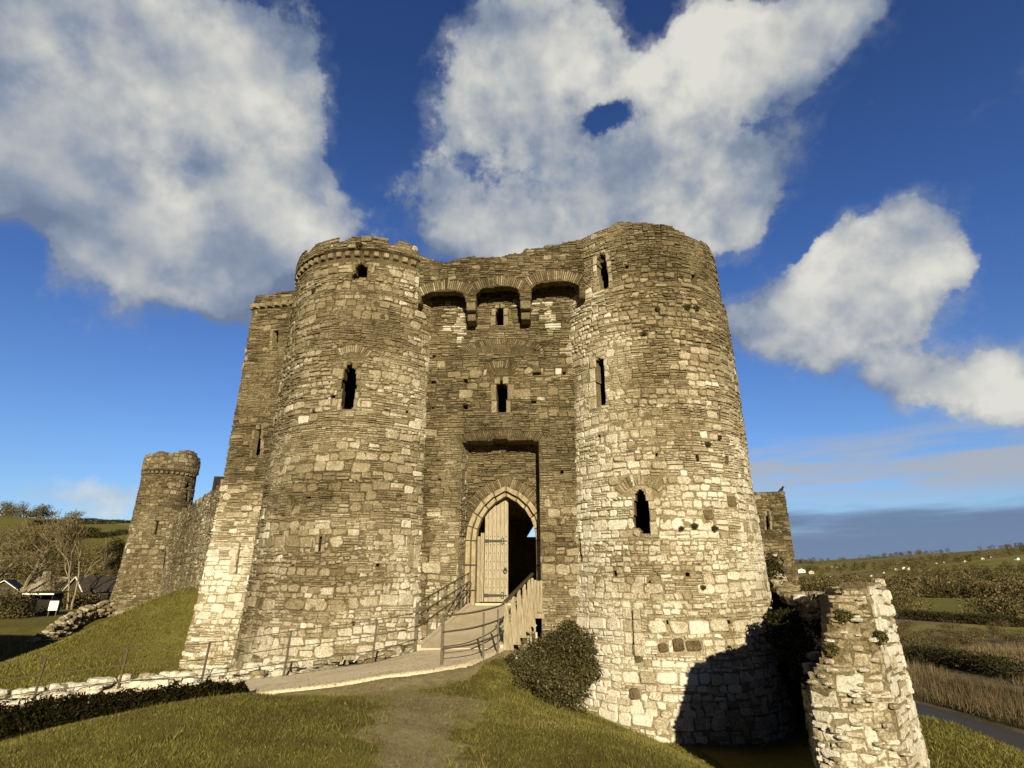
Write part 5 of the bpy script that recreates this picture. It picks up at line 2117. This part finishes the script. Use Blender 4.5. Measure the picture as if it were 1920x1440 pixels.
def build_grass():
    rng = np.random.default_rng(91)
    # near mound, denser towards the viewer
    N = 850000
    rr = 3.2 * (23.0 / 3.2) ** rng.uniform(0, 1, N) ** .80
    aa = rng.uniform(R(-52), R(52), N)
    x, y = rr * np.sin(aa), rr * np.cos(aa)
    d = dirt_amount(x, y)
    keep = (rng.random(N) > d * .80) & ~in_path(x, y)
    keep &= ~((y > 17.2 + .0 * x) & (x < 2.4))
    keep &= np.hypot(x - 6.0, y - 23.95) > 4.3
    keep &= ~((x > 5.6) & (x < 8.8) & (y > 11.6))
    keep &= ~((y > 14.2) & (x < -.2))
    far_ = np.interp(x, [p[0] for p in PATH_FAR], [p[1] for p in PATH_FAR])
    keep &= ~((x < -.2) & (y > far_ - .05))
    x, y, rr = x[keep], y[keep], rr[keep]
    z = ground(x, y)
    P = np.stack([x, y, z - .012], 1)
    tn = .31 + (fbm(x * .55, y * .55, 21) - .5) * .6 + (fbm(x * 2.5, y * 2.5, 23) - .5) * .7 + rng.normal(0, .15, len(x))
    tn += .26 * sstep(-1.2, .3, x) * sstep(7.5, 9.5, y)
    dry = rng.random(len(x)) < .045
    tn[dry] = .97
    hgt = (.020 + .0017 * rr) * (.75 + .7 * fbm(x * 1.6, y * 1.6, 29))
    blades('short_grass', P, hgt, .0020 + .00034 * rr, rng, M_BLADE, tn, .6)
    # moat bank and far slopes
    N = 170000
    x = rng.uniform(-40, -9, N)
    y = rng.uniform(17.5, 44, N)
    keep = rng.random(N) < np.clip(30 / (y + .1) - .3, .3, 1)
    keep &= ~((x > -14.6) & (y > 25.3)) & (y < 27.9 - 1.44 * (x + 13.9) - 1.0)
    x, y = x[keep], y[keep]
    P = np.stack([x, y, ground(x, y) - .01], 1)
    tn = .48 + (fbm(x * .5, y * .5, 24) - .5) * .7 + rng.normal(0, .14, len(x))
    blades('bank_grass', P, np.full(len(x), .10), np.full(len(x), .022), rng, M_BLADE, tn, .6)
    N = 60000
    x = rng.uniform(8, 30, N)
    y = rng.uniform(9, 34, N)
    keep = (x > np.interp(y, [9, 11.5, 13.2, 15.6, 20, 28, 34], [8, 8, 8.8, 9.8, 10.4, 12.9, 15])) & (y < 30)
    x, y = x[keep], y[keep]
    P = np.stack([x, y, ground(x, y) - .01], 1)
    tn = .42 + (fbm(x * .6, y * .6, 27) - .5) * .9 + rng.normal(0, .16, len(x))
    blades('river_bank_grass', P, np.full(len(x), .11), np.full(len(x), .016), rng, M_BLADE, tn, .6)
    # trodden earth: dead blades and litter
    N = 60000
    x = rng.uniform(-6, 2.5, N)
    y = 4 + 14 * rng.uniform(0, 1, N)
    d = dirt_amount(x, y)
    keep = (rng.random(N) < d * .8) & ~in_path(x, y) & ~((y > 15.7) & (x < -.1))
    x, y = x[keep], y[keep]
    P = np.stack([x, y, ground(x, y) - .006], 1)
    blades('trodden_litter', P, np.full(len(x), .022), np.full(len(x), .006), rng, M_DRY, rng.uniform(.1, .8, len(x)), 1.3)


build_grass()


def build_tufts():
    rng = np.random.default_rng(97)
    n = 5200
    rr = 4.5 * (20 / 4.5) ** rng.uniform(0, 1, n)
    aa = rng.uniform(R(-48), R(40), n)
    x, y = rr * np.sin(aa), rr * np.cos(aa)
    f = fbm(x * .8, y * .8, 131)
    dd = np.abs(np.hypot(x - 6.0, y - 23.95) - 4.65)
    d = dirt_amount(x, y)
    edge = (d > .12) & (d < .75)
    keep = ((f > .56) & (rng.random(n) < .55)) | (dd < .35) | (edge & (rng.random(n) < .6))
    keep &= (np.hypot(x - 6.0, y - 23.95) > 4.32) & ~in_path(x, y) & ~((y > 13.8) & (x < .2)) & ~((x > 5.6) & (x < 9) & (y > 11.5)) & (d < .85)
    x, y = x[keep], y[keep]
    k = np.repeat(np.arange(len(x)), 16)
    bx = x[k] + rng.normal(0, .035, len(k))
    by = y[k] + rng.normal(0, .035, len(k))
    P = np.stack([bx, by, ground(bx, by) - .01], 1)
    h = np.repeat(rng.uniform(.035, .10, len(x)), 16)
    tn = np.repeat(rng.uniform(.15, .75, len(x)), 16) + rng.normal(0, .12, len(k))
    blades('grass_tufts', P, h, np.full(len(k), .0045), rng, M_BLADE, tn, .6)
    # small litter blown over the gravel path
    n = 5000
    x = rng.uniform(-12, -.4, n)
    y = rng.uniform(11.7, 16, n)
    keep = in_path(x, y)
    near = np.interp(x, [p[0] for p in PATH_NEAR], [p[1] for p in PATH_NEAR])
    keep &= rng.random(n) < np.clip(1.1 - (y - near) * .8, .15, 1)
    x, y = x[keep], y[keep]
    z = np.array([z_path(a_, b_) for a_, b_ in zip(x, y)])
    P = np.stack([x, y, z + .004], 1)
    blades('path_litter', P, np.full(len(x), .018), np.full(len(x), .011), rng, M_DRY, rng.uniform(0, .7, len(x)), 1.6)


build_tufts()


# ------------------------------------------------------------------ the country to either side
def hedgerow(label, pts, h, wid, n, leaf, seed, mats=None, name='hedgerow', cat='hedge', group='hedgerows between the hill fields'):
    rng = np.random.default_rng(seed)
    W = np.array([hit(*p) for p in pts])
    k = rng.uniform(0, len(W) - 1.001, n)
    i = k.astype(int)
    f = (k - i)[:, None]
    B = W[i] * (1 - f) + W[i + 1] * f
    hh = h * (.55 + .9 * fbm(k * 6.0, k * 0, seed))
    off = rng.normal(size=(n, 3)) * np.array((wid * .35, wid * .35, 0))
    P = B + off
    P[:, 2] = ground(P[:, 0], P[:, 1]) + hh * rng.uniform(0, 1, n) ** .8
    V, F, T = quads(P, np.full(n, leaf), rng, rng.uniform(0, 1, n))
    o = np_mesh(name, V, F, mats or M_EVERG, None, T)
    return tag(o, label, cat, group)


hedgerow('long dark hedge crossing the upper green hill field beyond the slender tower', [(60, 984), (120, 983), (190, 982), (255, 980)], 2.3, 4, 2600, .5, 101)
hedgerow('short hedge under the long one on the green hill', [(95, 994), (140, 997), (182, 1000)], 2.6, 4, 1600, .45, 102)
hedgerow('hedge bordering the lowest green hill field', [(100, 1007), (150, 1008), (190, 1009), (215, 1003), (260, 1000)], 2.2, 4, 2400, .45, 103)
hedgerow('dark hedge running steeply down beside the lowest hill field', [(137, 1008), (131, 1020), (127, 1034), (122, 1050)], 2.6, 3, 1600, .4, 104)
hedgerow('thin hedge just below the hill skyline', [(135, 974), (190, 975), (255, 975)], 1.4, 3, 1200, .4, 105)
hedgerow('wooded hedge along the hill skyline', [(0, 969), (25, 967), (60, 967), (100, 968)], 4.5, 6, 2600, .6, 106, M_WOOD)
hedgerow('low hedge along the hill skyline behind the slender tower', [(120, 968), (160, 969), (205, 969), (255, 970)], 1.8, 4, 1400, .5, 107)


# bare winter trees
def bare_tree(name, label, base, height, seed, spread=.55, stems=1, group=None, cat='tree', levels=5, trunk_r=None, fork=.28, twig_r=.012, lean=0.0):
    rs_ = random.Random(seed)
    root = empty(name, tuple(base), label, cat, group)
    tr, cr = MB(), MB()
    tr_r = trunk_r or height * .028

    def grow_(p, d, ln, r, lev):
        k = 4 if lev < 2 else 3
        pts, rads = [p], [r]
        q = Vector(p)
        dd = Vector(d)
        for i in range(k):
            dd = (dd + Vector((rs_.gauss(0, .16), rs_.gauss(0, .16), rs_.gauss(.05, .10)))).normalized()
            q = q + dd * (ln / k)
            pts.append(tuple(q))
            rads.append(max(twig_r, r * (1 - .36 * (i + 1) / k)))
        (tr if lev <= 2 else cr).tube(pts, rads, 6 if lev <= 1 else 3, rs_.random(), 0, cap=False)
        if lev >= levels:
            return
        nb = rs_.choice((2, 3, 3)) if lev < 2 else rs_.choice((3, 3, 4))
        for b in range(nb):
            t = rs_.uniform(.45, 1.0) if b else 1.0
            j = min(int(t * k), k - 1)
            o_ = Vector(pts[j]).lerp(Vector(pts[j + 1]), t * k - j)
            a = rs_.uniform(0, 2 * math.pi)
            s_ = dd.cross(Vector((math.cos(a), math.sin(a), .3))).normalized()
            nd = (dd * (1 - spread * rs_.uniform(.5, 1.1)) + s_ * spread * rs_.uniform(.7, 1.3) + Vector((0, 0, .12))).normalized()
            grow_(tuple(o_), tuple(nd), ln * rs_.uniform(.60, .82), rads[j + 1] * .76, lev + 1)
    for s_ in range(stems):
        a = s_ * 2.1 + .3
        d0 = (lean + .14 * math.cos(a) * (stems > 1), .10 * math.sin(a) * (stems > 1), 1)
        grow_((base[0] + .45 * s_, base[1], base[2] - .3), d0, height * fork, tr_r, 0)
    tr.build('trunk', M_BARK, root)
    cr.build('crown', M_TWIG, root)
    return root


def on_ground(px, y):
    """a point of the ground straight along a bearing, at a distance"""
    x = ray(px, 1080)[0] / ray(px, 1080)[1] * y
    return (float(x), float(y), gz(x, y))


bare_tree('bare_tree', 'broad bare winter tree with a pale forked trunk and wide crown', on_ground(45, 80), 12.0, 3, .62, 1, None, 'tree', 6, .42, .37, .032)
bare_tree('bare_tree', 'slim twin stemmed bare tree nearest the slender tower', on_ground(142, 68), 9.0, 17, .34, 2, None, 'tree', 5, .125, .46, .022)
bare_tree('bare_tree', 'bare tree cut by the picture edge beside the broad forked one', on_ground(-2, 88), 11.0, 12, .55, 1, None, 'tree', 5, .32, .36, .03)
bare_tree('bare_tree', 'small bent bare tree between the broad forked tree and the twin stemmed one', on_ground(95, 80), 6.0, 15, .6, 2, None, 'tree', 5, .12, .3, .02)


def twiggy(name, label, base, h, r, n, leaf, seed, mats, group, cat='tree'):
    """a crown of fine winter twigs on a short trunk"""
    root = empty(name, tuple(base), label, cat, group)
    rs_ = random.Random(seed)
    bl = []
    for k in range(6):
        a = rs_.uniform(0, 6.28)
        q = r * rs_.uniform(.1, .55)
        bl.append((base[0] + q * math.cos(a), base[1] + q * math.sin(a), base[2] + h * rs_.uniform(.40, .78), r * rs_.uniform(.45, .7), r * rs_.uniform(.45, .7), h * rs_.uniform(.2, .32)))
    leaf_ball('crown', mats, bl, n, leaf, seed, root, 1.1, .15, (.18, .5), .5)
    m_ = MB()
    m_.tube([(base[0], base[1], base[2] - .4), (base[0] + .1 * r, base[1], base[2] + h * .4), (base[0] - .05 * r, base[1], base[2] + h * .7)], [h * .03, h * .022, h * .01], 6)
    for k in range(4):
        a = rs_.uniform(0, 6.28)
        m_.tube([(base[0], base[1], base[2] + h * .3), (base[0] + r * .5 * math.cos(a), base[1] + r * .5 * math.sin(a), base[2] + h * .7)], [h * .016, h * .006], 4)
    m_.build('trunk', M_TWIG, root)
    return root


GL = 'twiggy brown trees between the castle and the hill'
for k, (px, y, h, r, ev) in enumerate(((20, 125, 12, 6, 0), (75, 130, 10, 5.5, 0), (118, 125, 8, 5, 0), (160, 130, 8, 5, 0), (192, 120, 9.5, 4.5, 0), (215, 110, 7, 4, 0), (232, 105, 6, 3.5, 0),
                                       (-20, 120, 12, 6, 0), (50, 110, 7.5, 4.5, 0), (140, 108, 6, 4, 0), (178, 100, 5.5, 4, 0), (100, 104, 5.5, 4, 0), (5, 104, 6.5, 4.5, 0), (214, 92, 4.6, 3.2, 0), (30, 150, 11, 6, 0), (130, 160, 9, 5.5, 0))):
    twiggy('winter_tree', 'dense brown twiggy tree in the belt below the green hill', on_ground(px, y), h, r, 2600, .26, 200 + k, M_WOOD, GL)
twiggy('conifer', 'ragged dark leaning evergreen above the brown trees near the slender tower', on_ground(203, 100), 9.5, 2.0, 1500, .35, 231, M_EVERG, None)
GS = 'bare trees along the hill skyline'
for k, px in enumerate((8, 22, 38, 70, 78, 140)):
    p = hit(px, 968)
    twiggy('hilltop_tree', 'small windswept tree on the hill skyline', (p[0], p[1], gz(p[0], p[1])), 11 if k < 5 else 7, 6.5, 500, .7, 240 + k, M_WOOD, GS)


def cottage(name, label, c, w, d, h, rh, rz, wall_m, roof_m, group=None, barge=None, chimney=False, cat='house', win=True):
    root = empty(name, (c[0], c[1], c[2]), label, cat, group)
    ca, sa = math.cos(rz), math.sin(rz)
    T = lambda x, y, z: (c[0] + x * ca - y * sa, c[1] + x * sa + y * ca, c[2] + z)
    m_ = MB()
    x, y = w / 2, d / 2
    vs = [T(-x, -y, -1), T(x, -y, -1), T(x, y, -1), T(-x, y, -1), T(-x, -y, h), T(x, -y, h), T(x, y, h), T(-x, y, h), T(0, -y, h + rh), T(0, y, h + rh)]
    m_.add(vs, [(0, 1, 5, 8, 4), (2, 3, 7, 9, 6), (1, 2, 6, 5), (3, 0, 4, 7), (3, 2, 1, 0)])
    wl = m_.build('wall', wall_m, root)
    r_ = MB()
    e, t = .25, .16
    k = rh / x
    for s in (-1, 1):
        A0, A1 = T(s * (x + e), -y - e, h - e * k + .03), T(s * (x + e), y + e, h - e * k + .03)
        B0, B1 = T(0, -y - e, h + rh + .03), T(0, y + e, h + rh + .03)
        up = [(p[0], p[1], p[2] + t) for p in (A0, A1, B1, B0)]
        r_.add([A0, A1, B1, B0] + up, [(0, 1, 2, 3), (7, 6, 5, 4), (0, 4, 5, 1), (1, 5, 6, 2), (3, 2, 6, 7), (0, 3, 7, 4)])
    rf = r_.build('roof', roof_m, root)
    if chimney:
        q = MB()
        p = T(0, y * .6, h + rh + .3)
        q.box(p, (.7, .7, 1.4), rz)
        q.build('chimney', wall_m, rf)
    if barge:
        for s in (-1, 1):
            q = MB()
            q.bar(T(s * (x + e), -y - e - .05, h - e * k + .05), T(0, -y - e - .05, h + rh + .05), .08, barge, up=(0, 0, 1))
            q.build('bargeboard', M_WHITE, root)
    if win:
        for s in (-.5, .5):
            q = MB()
            p = T(s * x, -y - .02, h * .5)
            q.box(p, (w * .16, .06, h * .36), rz)
            q.build('window', M_BLACK, wl)
    return root


p = on_ground(20, 84)
cottage('cottage', 'dark cottage with white bargeboards behind the broad bare tree', (p[0], p[1], p[2]), 3.0, 6, 1.7, 1.1, .55, M_ROOF, M_ROOF, None, .09)
p = on_ground(196, 76)
cottage('cottage', 'dark cottage with white bargeboards close beside the slender tower', (p[0], p[1], p[2]), 4.4, 6, 1.9, 1.6, -.5, M_ROOF, M_ROOF, None, .10)
p = on_ground(103, 84)
cottage('cottage', 'small cottage with a tan tiled roof behind the shed', (p[0], p[1], p[2] - .4), 5.0, 6.0, 1.7, 1.9, 1.25, M_RENDER, M_RENDER, None, None, True)
# shed
p = at_y(64, 1160, 58)
p = (p[0], p[1], gz(p[0], p[1]))
sh = empty('garden_shed', p, 'black open fronted garden shed with a pale roof edge', 'shed')
mb = MB()
mb.box((p[0], p[1] + 1.3, p[2] + .9), (2.5, .1, 2.2))
for s_ in (-1, 1):
    mb.box((p[0] + s_ * 1.2, p[1] + .65, p[2] + .9), (.1, 1.2, 2.2))
mb.build('wall', M_BLACK, sh)
mb = MB()
mb.bar((p[0], p[1] - .25, p[2] + 1.95), (p[0], p[1] + 1.6, p[2] + 2.15), 3.0, .08)
mb.build('roof', M_BLACK, sh)
mb = MB()
mb.box((p[0], p[1] - .29, p[2] + 1.97), (3.1, .05, .13))
mb.build('roof_edge', M_WHITE, sh)
q_ = at_y(97, 1150, 56)
sg = empty('white_panel', (q_[0], q_[1], gz(q_[0], q_[1])), 'white board leaning on posts beside the black shed', 'board')
zb_ = gz(q_[0], q_[1])
mb = MB()
mb.box((q_[0], q_[1], zb_ + 1.0), (.8, .06, .85), .1)
mb.build('board', M_WHITE, sg)
for s_ in (-.35, .35):
    mb = MB()
    mb.box((q_[0] + s_, q_[1] + .06, zb_ + .45), (.07, .07, 1.3))
    mb.build('post', M_TWIG, sg)
hedgerow('olive garden hedge beside the black shed', [(-25, 1160), (0, 1160), (25, 1160), (44, 1159)], 2.0, 1.2, 3500, .12, 111, M_BUSH, 'garden_hedge', 'hedge', None)
hedgerow('rough dark undergrowth behind the shed and white board', [(-20, 1146), (40, 1143), (90, 1143), (150, 1140), (210, 1128)], 1.9, 3.0, 9000, .14, 112, M_WOOD, 'undergrowth', 'undergrowth', None)


# right: woods across the valley, one mass
def build_woods():
    rng = np.random.default_rng(301)
    C, S_ = [], []
    n = 0
    while n < 1150:
        r = 560 * (2300 / 560) ** rng.random() ** 1.35
        a = R(rng.uniform(23, 47))
        x, y = r * math.sin(a), r * math.cos(a)
        if r < 900:
            ok = rng.random() < .9
        else:
            ok = fbm(np.array([x / 160]), np.array([y / 160]), 33)[0] > .53
        if not ok:
            continue
        C.append((x, y))
        S_.append(rng.uniform(.75, 1.25) * (11 if r < 900 else 10))
        n += 1
    C = np.array(C)
    S_ = np.array(S_)
    Z = ground(C[:, 0], C[:, 1])
    per = 95
    N = n * per
    k = np.repeat(np.arange(n), per)
    d = rng.normal(size=(N, 3))
    d /= np.linalg.norm(d, axis=1)[:, None]
    rr = rng.uniform(.3, 1, N) ** .5 * (1 + .5 * (fbm(d[:, 0] * 2 + k * 3.1, d[:, 2] * 2, 7) - .5))
    hs = S_[k]
    P = np.stack([C[k, 0], C[k, 1], Z[k] + hs * .52], 1) + d * rr[:, None] * np.stack([hs * .48, hs * .48, hs * .50], 1)
    tone = np.repeat(rng.uniform(.1, .8, n), per) + rng.normal(0, .16, N)
    V, F, T = quads(P, hs * .10, rng, tone, aspect=(.4, .9))
    o = np_mesh('woodland', V, F, M_WOOD, None, T)
    o['kind'] = 'stuff'
    o['label'] = 'brown winter woods covering the far valley side'


build_woods()
hedgerow('dark hedge at the near edge of the long green meadow', [(1690, 1160), (1740, 1164), (1800, 1168), (1860, 1172), (1925, 1177)], 3.0, 6, 6000, .35, 121, M_EVERG, 'meadow_hedge', 'hedge', None)
hedgerow('brown thicket at the end of the long green meadow', [(1850, 1158), (1885, 1160), (1930, 1163)], 8, 12, 3500, .5, 122, M_WOOD, 'thicket', 'thicket', None)
hedgerow('brown thicket between the meadow and the broken wall end', [(1672, 1135), (1695, 1140), (1720, 1147)], 12, 12, 3000, .55, 123, M_WOOD, 'thicket', 'thicket', None)
hedgerow('line of trees along the far edge of the green meadow', [(1700, 1113), (1760, 1114), (1840, 1115), (1925, 1116)], 5, 8, 3500, .6, 124, M_EVERG, 'tree_belt', 'hedge', None)
hedgerow('dark scrub standing in for the shadow behind the dry reeds on the far river bank', [(1705, 1243), (1750, 1246), (1800, 1252), (1850, 1262), (1925, 1280)], 2.8, 5, 9000, .22, 125, M_EVERG, 'shade_gap_scrub', 'scrub', None)  # dark leaves fill the shaded gap behind the reeds
GV = 'brown shrubs scattered over the marsh'
rv_ = random.Random(8)
for k in range(34):
    px = rv_.uniform(1690, 1925)
    py = rv_.uniform(1178, 1232)
    p = hit(px, py)
    twiggy('marsh_shrub', 'brown leafless shrub on the marsh beyond the river', (p[0], p[1], gz(p[0], p[1])), rv_.uniform(2.2, 4.6), rv_.uniform(2.5, 4.5), 900, .20, 400 + k, M_WOOD, GV, 'shrub')


def build_reeds():
    rng = np.random.default_rng(311)
    N = 90000
    x = rng.uniform(40, 120, N)
    y = rng.uniform(40, 150, N)
    rd = river_dist(x, y)
    side = x > np.interp(y, RIV[:, 1], RIV[:, 0])
    f = fbm(x / 14, y / 14, 61)
    keep = side & (((rd > 6.0) & (rd < 25)) | ((f > .52) & (rd > 30) & (rng.random(N) < .6))) & (np.abs(np.degrees(np.arctan2(x, y)) - 37) < 10)
    x, y, f, rd = x[keep], y[keep], f[keep], rd[keep]
    P = np.stack([x, y, ground(x, y) - .05], 1)
    h = (.5 + 2.7 * f) * np.where(rd < 26, 1.0, .6)
    blades('reed_bed', P, h, np.full(len(x), .045), rng, M_REED, .45 + (f - .5) * 1.2 + rng.normal(0, .2, len(x)), .25, label='tan dry reeds along the far river bank')


build_reeds()
GH = 'small pale houses on the far valley side'
for k, (px, py, w, lab) in enumerate(((1503, 1074, 20, 'large white farmhouse with long low wing just beyond the square rear tower'), (1520, 1076, 16, None), (1556, 1083, 7, None), (1560, 1064, 9, None), (1569, 1065, 8, None), (1656, 1075, 8, None),
                                      (1680, 1069, 9, None), (1694, 1067, 11, None), (1703, 1069, 14, None), (1768, 1069, 8, None), (1770, 1056, 8, None), (1808, 1054, 10, None), (1842, 1049, 9, None), (1857, 1046, 7, None), (1907, 1050, 12, None), (1756, 1057, 6, None), (1633, 1081, 8, None))):
    d_ = ray(px, py)
    p = hit(px, py, 300)
    dist = p[1]
    sc = .58 * w * dist / F_PX
    cottage('far_house', lab or 'small pale house on the far valley side', (p[0], p[1], gz(p[0], p[1])), sc, sc * .7, sc * .38, sc * .22, R(90) * (k % 2) * 0 + .3 * (k % 3 - 1), M_WHITE if k in (0, 2, 7, 8, 14) else M_CREAM, M_ROOF if k % 3 else M_RENDER, None if lab else GH)


# jackdaws on the parapets
def bird(p, yaw, label, s=1.0):
    m_ = MB()
    ca, sa = math.cos(yaw), math.sin(yaw)
    pr = [(.20, .255, .004), (.165, .262, .018), (.13, .272, .040), (.09, .262, .048), (.055, .215, .046), (.02, .165, .068), (-.04, .125, .080), (-.10, .095, .066), (-.16, .07, .034), (-.27, .03, .022), (-.30, .02, .012)]
    m_.tube([(p[0] + x * ca * s, p[1] + x * sa * s, p[2] + z * s) for x, z, _ in pr], [r * s for _, _, r in pr], 8)
    for w_ in (-.03, .03):
        m_.tube([(p[0] - .02 * ca * s - w_ * sa * s, p[1] - .02 * sa * s + w_ * ca * s, p[2] + .08 * s), (p[0] - w_ * sa * s, p[1] + w_ * ca * s, p[2] - .02)], .008 * s, 4)
    o_ = m_.build('bird', M_BIRD, None, True)
    return tag(o_, label, 'bird')


q_ = S_LT.uv(584, 474)
w_ = S_LT.P(np.array([q_[0]]), np.array([q_[1]]), np.array([-.25]))[0]
bird((w_[0], w_[1], w_[2] + .02), 2.6, 'black jackdaw perched on the parapet of the brownish round tower', 1.15)
p = at_y(1469, 922, 45.9)
bird((p[0], p[1] + .2, p[2]), .4, 'black jackdaw perched on the corner of the square rear tower', 1.6)
